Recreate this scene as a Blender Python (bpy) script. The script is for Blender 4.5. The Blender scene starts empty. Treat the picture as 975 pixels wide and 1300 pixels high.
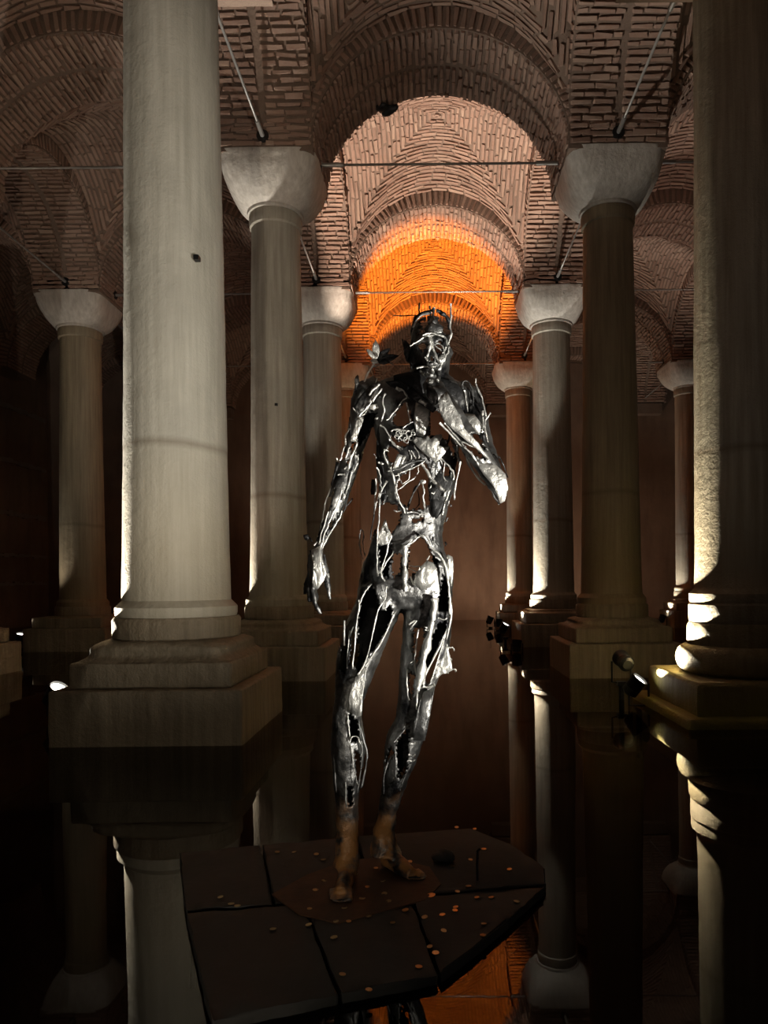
import bpy, bmesh, math, random
import numpy as np
from mathutils import Vector, Matrix
R = random.Random(7)
PI = math.pi
scene = bpy.context.scene
COL = scene.collection

# ------------------------------------------------------------------ camera, world, exposure
FPX, VX, VY, CAMZ, ROLL = 900.0, 545.0, 738.0, 1.30, 0.010
cam_d = bpy.data.cameras.new('camera')
cam = bpy.data.objects.new('camera', cam_d); COL.objects.link(cam)
cam.location = (0, 0, CAMZ)
cam.rotation_euler = (Matrix.Rotation(PI/2, 3, 'X') @ Matrix.Rotation(-ROLL, 3, 'Z')).to_euler()
cam_d.sensor_fit = 'HORIZONTAL'; cam_d.sensor_width = 36
cam_d.lens = 36*FPX/975
# (sensor fit is horizontal, so both shifts are in units of the 975 px width)
cam_d.shift_x = -(VX-487.5)/975
cam_d.shift_y = (VY-650)/975
cam_d.clip_start = .05; cam_d.clip_end = 200
scene.camera = cam
world = bpy.data.worlds.new('world'); scene.world = world; world.use_nodes = True
world.node_tree.nodes['Background'].inputs[0].default_value = (.012, .010, .009, 1)
world.node_tree.nodes['Background'].inputs[1].default_value = .35
vs = scene.view_settings
vs.view_transform = 'Standard'; vs.look = 'None'; vs.gamma = 1; vs.use_curve_mapping = False
vs.exposure = 0.0

def K(t):   # lamp tint
    return t
def lamp(kind, name, loc, target, energy, color, size=.1, angle=60, blend=.4, parent=None):
    d = bpy.data.lights.new(name, kind); d.energy = energy; d.color = color
    if kind == 'SPOT':
        d.spot_size = math.radians(angle); d.spot_blend = blend; d.shadow_soft_size = size
    elif kind == 'POINT': d.shadow_soft_size = size
    else: d.size = size
    o = bpy.data.objects.new(name, d); COL.objects.link(o)
    o.location = loc
    v = Vector(target)-Vector(loc)
    o.rotation_euler = v.to_track_quat('-Z', 'Y').to_euler()
    return o

# lamps of the place and added fill lamps: (fixture position, target, watts, colour, cone, softness)
WARM = (1, .84, .62); WHITE = (1, .95, .86)
# ground spot lamps by the columns, added fills among them: x, y, z, (target), W, colour, cone, label
UP = [
 ((-3.65, 6.95, .28, (-2.75, 6.5, 1.6), 2300, WHITE, 78, 'black spot lamp with bright face, left behind the nearest large column'), dict(blend=.6, size=.04)),
 ((1.86, 19.0, .24, (2.45, 19.7, 7.0), 420, (1, .70, .45), 22, 'added small lamp near the far wall, lighting the right row capital'), dict(blend=.7)),  # added to brighten the last right capital
 ((-2.95, 18.9, .24, (-2.4, 19.6, 7.0), 420, (1, .60, .32), 24, 'added capital lamp unseen behind the third left column'), dict(blend=.7)),  # added to brighten the last left capital
 ((1.62, 13.2, .16, (2.35, 14.6, 7.05), 900, WHITE, 20, 'lower lamp of the centre right pair, nearer the viewer'), dict(blend=.6)),
 ((-3.1, 13.3, .2, (-2.5, 14.6, 7.05), 500, WHITE, 22, 'added capital lamp unseen behind the second left column'), dict(blend=.6)),  # added to brighten the third left capital
 ((-8.25, 14.3, .30, (-7.6, 13.9, 3.0), 150, WHITE, 70, 'small bright spot lamp far left beyond the dim column foot'), dict()),
 ((1.60, 15.0, .36, (2.2, 14.7, 1.5), 900, WHITE, 84, 'spot lamp with bright face before the half shadowed capital column, centre right'), dict(size=.03, blend=.7)),
 ((1.72, 20.0, .26, (2.3, 20.0, 1.6), 480, WHITE, 75, 'smallest black spot lamp at centre right, nearest the far wall'), dict(size=.03, blend=.7)),
 ((6.55, 19.9, .26, (7.0, 20.0, 1.4), 260, WHITE, 75, 'small black spot lamp beside the distant column right'), dict(blend=.7)),
 ((2.22, 7.55, .22, (2.95, 7.15, 1.25), 1300, (1, .90, .68), 88, 'lower of the two black lamps left of the right edge column'), dict(size=.03, blend=.7)),
 ((2.13, 7.9, .42, (1.9, 9.9, 1.0), 0, WHITE, 60, 'taller unlit lamp with pale cap left of the right edge column'), dict(on=False)),
 ((-3.12, 10.55, .2, (-2.5, 10.3, 1.5), 1500, WHITE, 78, 'spot lamp hidden behind the nearest large column foot'), dict(blend=.7)),
 ((-2.98, 15.6, .2, (-2.6, 15.2, 4), 130, WARM, 70, 'spot lamp hidden behind the second left column'), dict()),
 ((-2.6, 12.6, .2, (0.3, 13.7, 9.3), 5600, (1, .80, .66), 32, 'vault lamp hidden behind the second left column'), dict(blend=.35)),
 ((2.95, 16.7, .2, (-.15, 17.5, 9.2), 20000, (1, .29, .03), 38, 'orange vault lamp hidden behind the third right column'), dict(blend=.5)),
 ((3.4, 12.0, .2, (6.6, 15.0, 9.3), 700, (1, .74, .62), 50, 'added vault fill lamp unseen behind the dark brown column'), dict(blend=.7)),  # added fill for the dim right aisle vault
 ((-2.9, 20.9, .2, (-.5, 24.4, 3.8), 230, (1, .72, .50), 140, 'added wall lamp unseen behind the last left column'), dict()),  # added to wash the left part of the far wall
 ((3.0, 20.9, .2, (4.0, 24.4, 3.8), 230, (1, .72, .50), 140, 'added wall lamp unseen behind the last right column'), dict()),  # added to wash the right part of the far wall
 ((2.5, .75, .30, (-.02, 3.13, 1.80), 1300, WHITE, 52, 'statue lamp standing in the water out of frame at right'), dict(blend=1.0, size=.03)),
 ((-1.0, -1.5, .3, (-2.6, 6.6, 3.9), 720, (1, .88, .71), 42, 'lamp out of frame behind the viewpoint aimed at the left row'), dict(blend=.7)),
 ((1.0, .5, .3, (3.2, 7.1, 3.6), 30, WHITE, 40, 'added fill lamp out of frame at left of the right edge column'), dict(blend=.8)),  # small added fill for the right edge column
 ((-3.3, 9.3, .2, (-5.0, 12.5, 9.3), 170, (1, .76, .62), 90, 'added vault fill lamp unseen in the left aisle'), dict(blend=.8)),  # added fill, the left aisle vault was too dark
 ((.6, -1.0, .3, (.6, 8.3, 9.0), 60, (1, .80, .68), 80, 'vault lamp out of frame behind the viewpoint'), dict(blend=.8)),
 ((-.6, -1.6, .45, (-1.7, 6.0, .1), 110, (1, .88, .70), 36, 'added low fill lamp out of frame behind the viewpoint aimed at the column feet'), dict(blend=1.0)),  # added soft fill for the dark column bases
]


# ------------------------------------------------------------------ helpers
def P(px, py, Y):
    """point of the photograph measured at depth Y, as a place in the cistern"""
    dx, dy = px-VX, py-VY
    dx, dy = dx-ROLL*dy, dy+ROLL*dx
    return Vector((dx*Y/FPX, Y, CAMZ-dy*Y/FPX))

def mesh_obj(name, verts, faces, mat=None, parent=None, smooth=False, attr=None):
    me = bpy.data.meshes.new(name)
    me.from_pydata([tuple(v) for v in verts], [], faces); me.update()
    if smooth:
        me.polygons.foreach_set('use_smooth', [True]*len(me.polygons))
    if mat: me.materials.append(mat)
    if attr is not None:
        a = me.attributes.new('tone', 'FLOAT', 'FACE'); a.data.foreach_set('value', attr)
    o = bpy.data.objects.new(name, me); COL.objects.link(o)
    if parent: o.parent = parent
    return o
def tag(o, label=None, cat=None, group=None, kind=None):
    if label: o['label'] = label
    if cat: o['category'] = cat
    if group: o['group'] = group
    if kind: o['kind'] = kind
    return o
def empty(name, loc, rz=0, parent=None):
    o = bpy.data.objects.new(name, None); COL.objects.link(o)
    o.location = loc; o.rotation_euler = (0, 0, rz); o.empty_display_size = .2
    if parent: o.parent = parent
    return o
def box_vf(c, s, rz=0):
    x, y, z = s[0]/2, s[1]/2, s[2]/2
    vs_ = []
    for dz in (-z, z):
        for dx, dy in ((-x, -y), (x, -y), (x, y), (-x, y)):
            vs_.append((c[0]+dx*math.cos(rz)-dy*math.sin(rz), c[1]+dx*math.sin(rz)+dy*math.cos(rz), c[2]+dz))
    return vs_, [(0,3,2,1), (4,5,6,7), (0,1,5,4), (1,2,6,5), (2,3,7,6), (3,0,4,7)]
class MB:
    def __init__(s): s.v = []; s.f = []; s.a = []
    def add(s, v, f, tone=.5):
        n = len(s.v); s.v += [tuple(p) for p in v]
        s.f += [tuple(i+n for i in q) for q in f]; s.a += [tone]*len(f)
    def box(s, c, sz, rz=0, tone=.5): s.add(*box_vf(c, sz, rz), tone)
    def tube(s, pts, rad, n=8, caps=True, flat=1.0):
        pts = [Vector(p) for p in pts]
        if not isinstance(rad, (list, tuple)): rad = [rad]*len(pts)
        rings = []; up = None
        for i, p in enumerate(pts):
            t = (pts[min(i+1, len(pts)-1)]-pts[max(i-1, 0)])
            if t.length < 1e-9: t = Vector((0, 0, 1))
            t.normalize()
            if up is None:
                up = Vector((0, 1, 0)) if abs(t.y) < .9 else Vector((1, 0, 0))
            a = t.cross(up); a.normalize(); b = a.cross(t); b.normalize(); up = b
            rings.append([p+a*math.cos(2*PI*k/n)*rad[i]+b*math.sin(2*PI*k/n)*rad[i]*flat for k in range(n)])
        v = [q for r in rings for q in r]; f = []
        for i in range(len(pts)-1):
            for k in range(n):
                f.append((i*n+k, i*n+(k+1) % n, (i+1)*n+(k+1) % n, (i+1)*n+k))
        if caps:
            f.append(tuple(range(n))); f.append(tuple(reversed(range((len(pts)-1)*n, len(pts)*n))))
        s.add(v, f)
    def lathe(s, prof, c=(0, 0, 0), n=32, M=None):
        """prof: (radius, height) rows"""
        v = []; f = []
        for r, z in prof:
            for k in range(n):
                p = Vector((r*math.cos(2*PI*k/n), r*math.sin(2*PI*k/n), z))
                if M: p = M @ p
                v.append(p+Vector(c))
        for i in range(len(prof)-1):
            for k in range(n):
                f.append((i*n+k, i*n+(k+1) % n, (i+1)*n+(k+1) % n, (i+1)*n+k))
        f.append(tuple(reversed(range(n)))); f.append(tuple(range((len(prof)-1)*n, len(prof)*n)))
        s.add(v, f)
    def build(s, name, mat=None, parent=None, smooth=False, attr=False):
        o = mesh_obj(name, s.v, s.f, mat, parent, smooth, s.a if attr else None)
        return o
def recalc(o):
    bm = bmesh.new(); bm.from_mesh(o.data); bmesh.ops.recalc_face_normals(bm, faces=bm.faces); bm.to_mesh(o.data); bm.free()
def sharp(o, ang=35):
    bm = bmesh.new(); bm.from_mesh(o.data)
    for e in bm.edges:
        if len(e.link_faces) == 2 and e.calc_face_angle(0) > math.radians(ang): e.smooth = False
    for f in bm.faces: f.smooth = True
    bm.to_mesh(o.data); bm.free()

# ------------------------------------------------------------------ materials
class NT:
    def __init__(s, name):
        s.m = bpy.data.materials.new(name); s.m.use_nodes = True
        s.t = s.m.node_tree; s.n = s.t.nodes; s.l = s.t.links
        s.b = s.n['Principled BSDF']
    def new(s, typ, **kw):
        o = s.n.new(typ)
        for k, v in kw.items():
            if k in o.inputs: o.inputs[k].default_value = v
            else: setattr(o, k, v)
        return o
    def coord(s, scale=(1, 1, 1), obj=True):
        c = s.n.new('ShaderNodeTexCoord'); m = s.n.new('ShaderNodeMapping')
        m.inputs['Scale'].default_value = scale
        s.l.new(c.outputs['Object'], m.inputs['Vector']); return m.outputs[0]
    def noise(s, vec, scale, detail=5, rough=.6, dist=0):
        o = s.new('ShaderNodeTexNoise'); o.inputs['Scale'].default_value = scale
        o.inputs['Detail'].default_value = detail; o.inputs['Roughness'].default_value = rough
        o.inputs['Distortion'].default_value = dist
        s.l.new(vec, o.inputs['Vector']); return o.outputs[0]
    def ramp(s, fac, stops):
        o = s.new('ShaderNodeValToRGB'); e = o.color_ramp.elements
        while len(e) > len(stops): e.remove(e[-1])
        while len(e) < len(stops): e.new(.5)
        for q, (p, c) in zip(e, stops): q.position = p; q.color = (c[0], c[1], c[2], 1) if len(c) == 3 else c
        s.l.new(fac, o.inputs[0]); return o.outputs[0]
    def mix(s, fac, a, b, mode='MIX'):
        o = s.n.new('ShaderNodeMix'); o.data_type = 'RGBA'; o.blend_type = mode
        for i, v in ((0, fac), (6, a), (7, b)):
            if isinstance(v, (int, float)): o.inputs[i].default_value = v
            elif isinstance(v, tuple): o.inputs[i].default_value = (*v, 1) if len(v) == 3 else v
            else: s.l.new(v, o.inputs[i])
        return o.outputs[2]
    def math(s, op, a, b=0.0, c=None):
        o = s.n.new('ShaderNodeMath'); o.operation = op
        for i, v in enumerate((a, b) if c is None else (a, b, c)):
            if isinstance(v, (int, float)): o.inputs[i].default_value = v
            else: s.l.new(v, o.inputs[i])
        return o.outputs[0]
    def bump(s, h, strength=.5, dist=.02, normal=None):
        o = s.new('ShaderNodeBump'); o.inputs['Strength'].default_value = strength; o.inputs['Distance'].default_value = dist
        s.l.new(h, o.inputs['Height'])
        if normal: s.l.new(normal, o.inputs['Normal'])
        return o.outputs[0]
    def set(s, **kw):
        for k, v in kw.items():
            i = s.b.inputs[k.replace('_', ' ')]
            if isinstance(v, (int, float)): i.default_value = v
            elif isinstance(v, tuple): i.default_value = (*v, 1) if len(v) == 3 else v
            else: s.l.new(v, i)
        return s.m

def mat_marble(name, base, dark, streak=1.0, algae=0.0, ring=True, bumps=.35):
    t = NT(name); c = t.coord((1, 1, 1)); cs = t.coord((7, 7, .35))
    n1 = t.noise(cs, 2.2, 6, .62); n2 = t.noise(c, 1.3, 5, .6); n3 = t.noise(c, 28, 4, .7)
    col = t.mix(t.ramp(n1, [(.30, (0, 0, 0)), (.72, (1, 1, 1))]), dark, base)
    col = t.mix(t.ramp(n2, [(.42, (0, 0, 0)), (.75, (.55, .55, .55))]), col, tuple(x*.55 for x in base))
    sep = t.n.new('ShaderNodeSeparateXYZ'); g = t.n.new('ShaderNodeTexCoord'); t.l.new(g.outputs['Object'], sep.inputs[0])
    if ring:   # brown tide mark the water once left on the shafts
        z = t.math('ADD', sep.outputs[2], t.math('MULTIPLY', t.noise(c, 1.1, 2), .12))
        d = t.math('ABSOLUTE', t.math('SUBTRACT', z, 2.60))
        band = t.ramp(d, [(0.0, (.5, .5, .5)), (.06, (0, 0, 0))])
        col = t.mix(band, col, (.13, .09, .045))
        lo = t.ramp(t.math('SUBTRACT', 2.6, z), [(0, (0, 0, 0)), (.06, (.12, .12, .12)), (1, (.45, .45, .45))])
        col = t.mix(lo, col, tuple(a*b for a, b in zip(base, (.72, .62, .46))))
    if algae:
        z = t.math('ADD', sep.outputs[2], t.math('MULTIPLY', t.noise(c, 3, 4), .9))
        m = t.ramp(z, [(.35, (algae,)*3), (1.25, (0, 0, 0))])
        col = t.mix(m, col, (.30, .27, .03))
    t.l.new(col, t.b.inputs['Base Color'])
    h = t.math('ADD', t.math('MULTIPLY', n1, .5), t.math('ADD', t.math('MULTIPLY', n3, .35), t.math('MULTIPLY', t.noise(c, 6, 6, .72), 2.0)))
    return t.set(Roughness=.62, Normal=t.bump(h, bumps, .03))
M = {}
M['marble'] = mat_marble('grey_marble', (.50, .455, .37), (.27, .235, .18))
M['marble_lit'] = mat_marble('lit_grey_marble', (.56, .53, .45), (.38, .355, .29))  # lit copy of the grey marble, brightness put into its colour
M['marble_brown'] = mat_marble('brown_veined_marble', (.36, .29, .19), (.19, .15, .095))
M['marble_algae'] = mat_marble('marble_with_yellow_algae', (.50, .45, .36), (.26, .22, .16), algae=.85, bumps=.55)
M['capital'] = mat_marble('capital_marble', (.66, .61, .54), (.42, .37, .31), ring=False, bumps=.45)
M['base'] = mat_marble('damp_base_stone', (.33, .265, .175), (.17, .13, .08), ring=False, bumps=.6)
M['base_algae'] = mat_marble('base_stone_with_yellow_algae', (.40, .33, .20), (.22, .17, .09), ring=False, algae=.9, bumps=.6)

def mat_brick(name, a, b, c3):
    t = NT(name); c = t.coord()
    at = t.n.new('ShaderNodeAttribute'); at.attribute_name = 'tone'
    col = t.ramp(at.outputs['Fac'], [(0, a), (.5, b), (1, c3)])
    n = t.noise(c, 9, 5, .65); n2 = t.noise(c, .9, 4, .6)
    col = t.mix(t.ramp(n, [(.3, (.0,)*3), (.8, (.6,)*3)]), col, (.40, .30, .24))
    col = t.mix(t.ramp(n2, [(.35, (.0,)*3), (.8, (.45,)*3)]), col, (.16, .11, .085))
    t.l.new(col, t.b.inputs['Base Color'])
    return t.set(Roughness=.9, Normal=t.bump(t.noise(c, 40, 5, .7), .7, .012))
M['brick'] = mat_brick('old_thin_brick', (.25, .135, .09), (.34, .20, .14), (.42, .28, .20))
t = NT('lime_mortar'); c = t.coord()
M['mortar'] = t.set(Base_Color=t.mix(t.noise(c, 3, 6, .65), (.14, .092, .066), (.25, .175, .13)), Roughness=.95,
                    Normal=t.bump(t.noise(c, 22, 6, .7), .8, .02))
t = NT('damp_plaster'); c = t.coord(); cs = t.coord((1.5, 1.5, .3))
col = t.mix(t.ramp(t.noise(c, .5, 5, .6), [(.35, (0,)*3), (.7, (1,)*3)]), (.18, .115, .08), (.27, .185, .135))
col = t.mix(t.ramp(t.noise(cs, 2, 5, .6), [(.45, (0,)*3), (.8, (.6,)*3)]), col, (.11, .07, .05))
M['plaster'] = t.set(Base_Color=col, Roughness=.85, Normal=t.bump(t.noise(c, 5, 6, .6), .4, .03))
t = NT('grey_lime_render'); c = t.coord()
M['render_grey'] = t.set(Base_Color=t.mix(t.noise(c, 2, 6, .65), (.16, .13, .11), (.30, .26, .22)), Roughness=.9, Normal=t.bump(t.noise(c, 14, 6, .7), .6, .02))
t = NT('galvanised_rod'); c = t.coord()
M['rod'] = t.set(Base_Color=t.mix(t.noise(c, 6, 4), (.22, .20, .18), (.42, .40, .37)), Metallic=.55, Roughness=.42)
t = NT('black_lamp_metal'); M['lampblack'] = t.set(Base_Color=(.012, .012, .012), Roughness=.38, Metallic=.3)
t = NT('lit_lamp_glass'); t.set(Base_Color=(.9, .9, .9)); t.b.inputs['Emission Color'].default_value = (1, .95, .86, 1); t.b.inputs['Emission Strength'].default_value = 9
M['lens_on'] = t.m
t = NT('dark_lamp_glass'); M['lens_off'] = t.set(Base_Color=(.25, .26, .2), Roughness=.15)
# still water: clear, a little brown, mirror by its Fresnel angle
t = NT('still_water'); t.n.remove(t.b)
fr = t.new('ShaderNodeFresnel'); fr.inputs['IOR'].default_value = 1.33
gl = t.new('ShaderNodeBsdfGlossy'); gl.inputs['Roughness'].default_value = 0.012; gl.inputs['Color'].default_value = (.84, .82, .78, 1)
tr = t.new('ShaderNodeBsdfTransparent'); tr.inputs['Color'].default_value = (.42, .34, .24, 1)
mx = t.new('ShaderNodeMixShader'); out = t.n['Material Output']
c = t.coord((1, 1, 1)); bp = t.bump(t.noise(c, 1.6, 2, .5), .02, .02)
t.l.new(bp, gl.inputs['Normal']); t.l.new(bp, fr.inputs['Normal'])
t.l.new(fr.outputs[0], mx.inputs[0]); t.l.new(tr.outputs[0], mx.inputs[1]); t.l.new(gl.outputs[0], mx.inputs[2]); t.l.new(mx.outputs[0], out.inputs[0])
M['water'] = t.m
t = NT('silt_floor'); c = t.coord()
M['silt'] = t.set(Base_Color=t.mix(t.noise(c, 1.5, 6), (.035, .022, .012), (.08, .05, .028)), Roughness=.9)

# ------------------------------------------------------------------ the plan of the cistern
GX = [-12.1, -7.28, -2.22, 2.65, 7.35, 12.2]         # column lines across
GY = [1.2, 6.6, 10.4, 15.0, 20.0, 24.6]              # column rows in depth
SPR = 7.27                                            # top of the capitals
W = 1.36                                              # width of pier and arch
WALLY = 24.4
ZT = 9.75

water = mesh_obj('water', [(-14, -5, -.04), (14, -5, -.04), (14, 24.5, -.04), (-14, 24.5, -.04)], [(0, 1, 2, 3)], M['water'])
tag(water, 'still dark water covering the cistern floor and mirroring the columns', 'water', kind='structure')
mb = MB(); mb.box((0, 10, -.75), (30, 32, .3)); fl = mb.build('floor', M['silt']); tag(fl, kind='structure')

def wall(name, c, s, mat):
    mb = MB(); mb.box(c, s); return tag(mb.build(name, mat), kind='structure')
wall('wall_back', (0, WALLY+.2, 4.6), (30, .4, 11), M['plaster'])
wl = wall('wall_left', (-13.4, 10, 4.6), (.6, 29.4, 11), M['plaster'])
wall('wall_right', (13.6, 10, 4.6), (.6, 29.4, 11), M['plaster'])
wall('wall_behind', (0, -5, 4.6), (28, .4, 11), M['plaster'])
for z, h in ((1.35, .10), (2.25, .12), (3.55, .16), (5.2, .15), (6.9, .18)):   # pale levelling courses on the left wall
    mb = MB(); n = 60; y0 = 8; y1 = 24.2
    for i in range(n):
        a = y0+(y1-y0)*i/n; b = y0+(y1-y0)*(i+1)/n
        hh = h*R.uniform(.55, 1.15); mb.box((-13.08, (a+b)/2, z+R.uniform(-.02, .02)), (.07+R.uniform(0, .02), (b-a)*1.01, hh))
    mb.build('stone_course', M['render_grey'], wl)

# ------------------------------------------------------------------ vaulted ceiling
ceil_ = empty('ceiling', (0, 0, SPR)); tag(ceil_, kind='structure')
ceil_o = Vector((0, 0, SPR))
big_bricks = []       # (score, verts, faces, tone)
stuff = MB()
def brick(c, t1, t2, nrm, L, H, D=.05, rough=.012):
    """one brick: centre on the surface, length axis t1, height axis t2, outward normal nrm"""
    v = []
    for dn in (-.03, D*R.uniform(.3, .75)):
        for a, b in ((-1, -1), (1, -1), (1, 1), (-1, 1)):
            k = 1 if dn < 0 else R.uniform(.86, 1.0)
            v.append(c+t1*(a*L/2*k+R.uniform(-rough, rough))+t2*(b*H/2*k+R.uniform(-rough, rough))+nrm*(dn+R.uniform(-.005, .005)))
    f = [(0,3,2,1), (4,5,6,7), (0,1,5,4), (1,2,6,5), (2,3,7,6), (3,0,4,7)]
    tone = min(1, max(0, R.gauss(.5, .24)))
    pr = c-Vector((0, 0, CAMZ)); 
    sc = 0
    if pr.y > 1:
        px = VX+pr.x*FPX/pr.y; py = VY-pr.z*FPX/pr.y
        if -5 < px < 980 and -5 < py < 700 and not (150 < px < 280 or px > 880) and pr.dot(nrm) < 0:
            sc = 1/pr.y*L
    big_bricks.append((sc, v, f, tone))

def arch(p0, p1, axis, front_only=False):
    """arch wall spanning between two column centres; axis 0 = across (x), 1 = along depth (y)"""
    p0 = Vector(p0); p1 = Vector(p1)
    mid = (p0+p1)/2; span = (p1-p0).length; h = span/2-W/2+.02; w = W/2
    ux = Vector((1, 0, 0)) if axis == 0 else Vector((0, 1, 0)); uy = Vector((0, 1, 0)) if axis == 0 else Vector((1, 0, 0))
    rise = 1.62; zc = SPR
    N = 28; prof = []
    for i in range(N+1):
        a = PI*i/N; prof.append((-h*math.cos(a), rise*math.sin(a)+0.0))
    v = []; f = []
    for s in (-w, w):
        for x, z in prof: v.append(mid+ux*x+uy*s+Vector((0, 0, z)))
        for x, z in prof: v.append(mid+ux*x+uy*s+Vector((0, 0, 2.35)))
        for x in (-span/2, span/2):
            v.append(mid+ux*x+uy*s); v.append(mid+ux*x+uy*s+Vector((0, 0, 2.35)))
    n1 = N+1; S = 2*n1+4
    for side in (0, 1):
        o = side*S
        for i in range(N): f.append((o+i, o+i+1, o+n1+i+1, o+n1+i))
        f.append((o+2*n1, o+0, o+n1, o+2*n1+1)); f.append((o+N, o+2*n1+2, o+2*n1+3, o+n1+N))
    for i in range(N): f.append((i, S+i, S+i+1, i+1))
    f.append((2*n1, S+2*n1, S, 0)); f.append((N, S+N, S+2*n1+2, 2*n1+2))
    v = [q-ceil_o for q in v]
    o = mesh_obj('arch', v, f, M['mortar'], ceil_); recalc(o)
    # soffit bricks in two rings side by side with a groove between them
    arc = math.pi*(h+rise)/2; nc = int(arc/.088)
    for i in range(nc):
        a = PI*(i+.5)/nc; x = -h*math.cos(a); z = rise*math.sin(a)
        tx = Vector((0, 0, 0))+ux*(h*math.sin(a))+Vector((0, 0, rise*math.cos(a))); tx.normalize()
        nr = -(ux*(-math.cos(a)/h)+Vector((0, 0, math.sin(a)/rise))); nr.normalize()
        for lo, hi in ((-w, -.03), (.03, w)):
            s = lo+.012; first = R.uniform(.12, .34)
            while s < hi-.06:
                L = first if first else R.uniform(.26, .36); first = 0
                L = min(L, hi-s-.008)
                if L > .05: brick(mid+ux*x+uy*(s+L/2)+Vector((0, 0, z)), uy, tx, nr, L-.014, .050+R.uniform(-.009, .009), .07)
                s += L
    # face voussoirs
    sides = (-1, 1)
    nf = int(math.pi*(h+rise)/2/.10)
    for sd in sides:
        nn = uy*sd
        for i in range(nf):
            a = PI*(i+.5)/nf; dx = ux*(-math.cos(a)); rad = dx+Vector((0, 0, math.sin(a))); rad.normalize()
            c0 = mid+ux*(-h*math.cos(a))+Vector((0, 0, rise*math.sin(a)))
            tg = rad.cross(nn)
            brick(c0+rad*.15+nn*w, rad, tg, nn, .27, .055, .035)
        # horizontal courses in the spandrels
        for r_ in range(14):
            z = .05+r_*.085
            if z < rise: xe = h*math.sqrt(max(0, 1-(z/rise)**2))+.30
            else: continue
            for e in (-1, 1):
                s = xe
                while s < span/2-.06:
                    L = R.uniform(.2, .34); L = min(L, span/2-s)
                    if L > .06: brick(mid+ux*(e*(s+L/2))+nn*w+Vector((0, 0, z)), ux, Vector((0, 0, 1)), nn, L-.015, .05, .03)
                    s += L
    return o

def vault(x0, x1, y0, y1):
    cx, cy = (x0+x1)/2, (y0+y1)/2; ax, ay = (x1-x0)/2-W/2, (y1-y0)/2-W/2
    def S(u, v):
        x = max(-1, min(1, u/ax)); y = max(-1, min(1, v/ay))
        fx = math.sqrt(max(0, 1-(x*.965)**2)); fy = math.sqrt(max(0, 1-(y*.965)**2))
        k = .10; hh = max(0, k-abs(fx-fy))/k; m = max(fx, fy)+hh*hh*k*.25
        return Vector((cx+u, cy+v, SPR+.05+1.86*m+.42*(1-x*x)*(1-y*y)))
    N = 22; v = []; f = []
    for j in range(N+1):
        for i in range(N+1):
            v.append(S(-ax*1.03+2.06*ax*i/N, -ay*1.03+2.06*ay*j/N)-ceil_o+Vector((cx*0, 0, 0)))
    # keep the edge rows running into the arches
    for j in range(N+1):
        for i in range(N+1):
            q = v[j*(N+1)+i]; q.x = cx-ax*1.03+2.06*ax*i/N; q.y = cy-ay*1.03+2.06*ay*j/N
    for j in range(N):
        for i in range(N): f.append((j*(N+1)+i, (j+1)*(N+1)+i, (j+1)*(N+1)+i+1, j*(N+1)+i+1))
    o = mesh_obj('vault', v, f, M['mortar'], ceil_, smooth=True)
    so = o.modifiers.new('thick', 'SOLIDIFY'); so.thickness = .3; so.offset = -1
    e = .01
    rows = 21
    for q in range(4):
        for r_ in range(rows):
            tt = (r_+.5)/rows
            if q in (0, 1): dist = ay*tt; half = ax*tt
            else: dist = ax*tt; half = ay*tt
            sg = 1 if q % 2 == 0 else -1
            s = -half; first = R.uniform(.1, .3)
            while s < half-.04:
                L = first if first else R.uniform(.24, .34); first = 0; L = min(L, half-s)
                m_ = s+L/2
                if L > .05:
                    u, w_ = (m_, sg*dist) if q in (0, 1) else (sg*dist, m_)
                    c0 = S(u, w_)
                    du = (S(u+e, w_)-S(u-e, w_)); dv = (S(u, w_+e)-S(u, w_-e)); nr = dv.cross(du); nr.normalize()
                    if nr.z > 0: nr = -nr
                    t1 = (du if q in (0, 1) else dv); t1.normalize(); t2 = nr.cross(t1); t2.normalize()
                    k = t1.length
                    Lr = L*((du.length if q in (0, 1) else dv.length)/(2*e)) if False else L
                    slope = (S(u+e, w_)-S(u-e, w_)).length/(2*e) if q in (0, 1) else (S(u, w_+e)-S(u, w_-e)).length/(2*e)
                    s2 = (S(u, w_+e)-S(u, w_-e)).length/(2*e) if q in (0, 1) else (S(u+e, w_)-S(u-e, w_)).length/(2*e)
                    pitch = (ay if q in (0, 1) else ax)/rows*min(s2, 1.6)
                    brick(c0, t1, t2, nr, max(.04, L*min(slope, 1.7)-.016), pitch*.60, .05)
                s += L
    return o
for j in range(len(GY)-1):
    for i in range(len(GX)-1):
        vault(GX[i], GX[i+1], GY[j], GY[j+1])
for j in range(1, len(GY)):
    for i in range(len(GX)-1): arch((GX[i], GY[j], SPR), (GX[i+1], GY[j], SPR), 0)
for i in range(1, len(GX)-1):
    for j in range(len(GY)-1): arch((GX[i], GY[j], SPR), (GX[i], GY[j+1], SPR), 1)
big_bricks.sort(key=lambda b: -b[0])
for k, (sc, v, f, tone) in enumerate(big_bricks):
    v = [q-ceil_o for q in v]
    if k < 300: mesh_obj('brick', v, f, M['brick'], ceil_, attr=[tone]*6)
    else: stuff.add(v, f, tone)
bw = stuff.build('brickwork', M['brick'], ceil_, attr=True); tag(bw, kind='stuff')
print('bricks', len(big_bricks))
# pier blocks over the capitals
for i in range(1, len(GX)-1):
    for j in range(1, len(GY)-1):
        mb = MB(); mb.box((GX[i], GY[j], 1.1), (W, W, 2.3)); mb.build('pier', M['mortar'], ceil_)
# half piers on the far wall
for i in range(1, len(GX)-1):
    mb = MB(); mb.box((GX[i], WALLY-.1, .6), (W*.9, .5, 1.9)); mb.build('pier', M['mortar'], ceil_)

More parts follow.
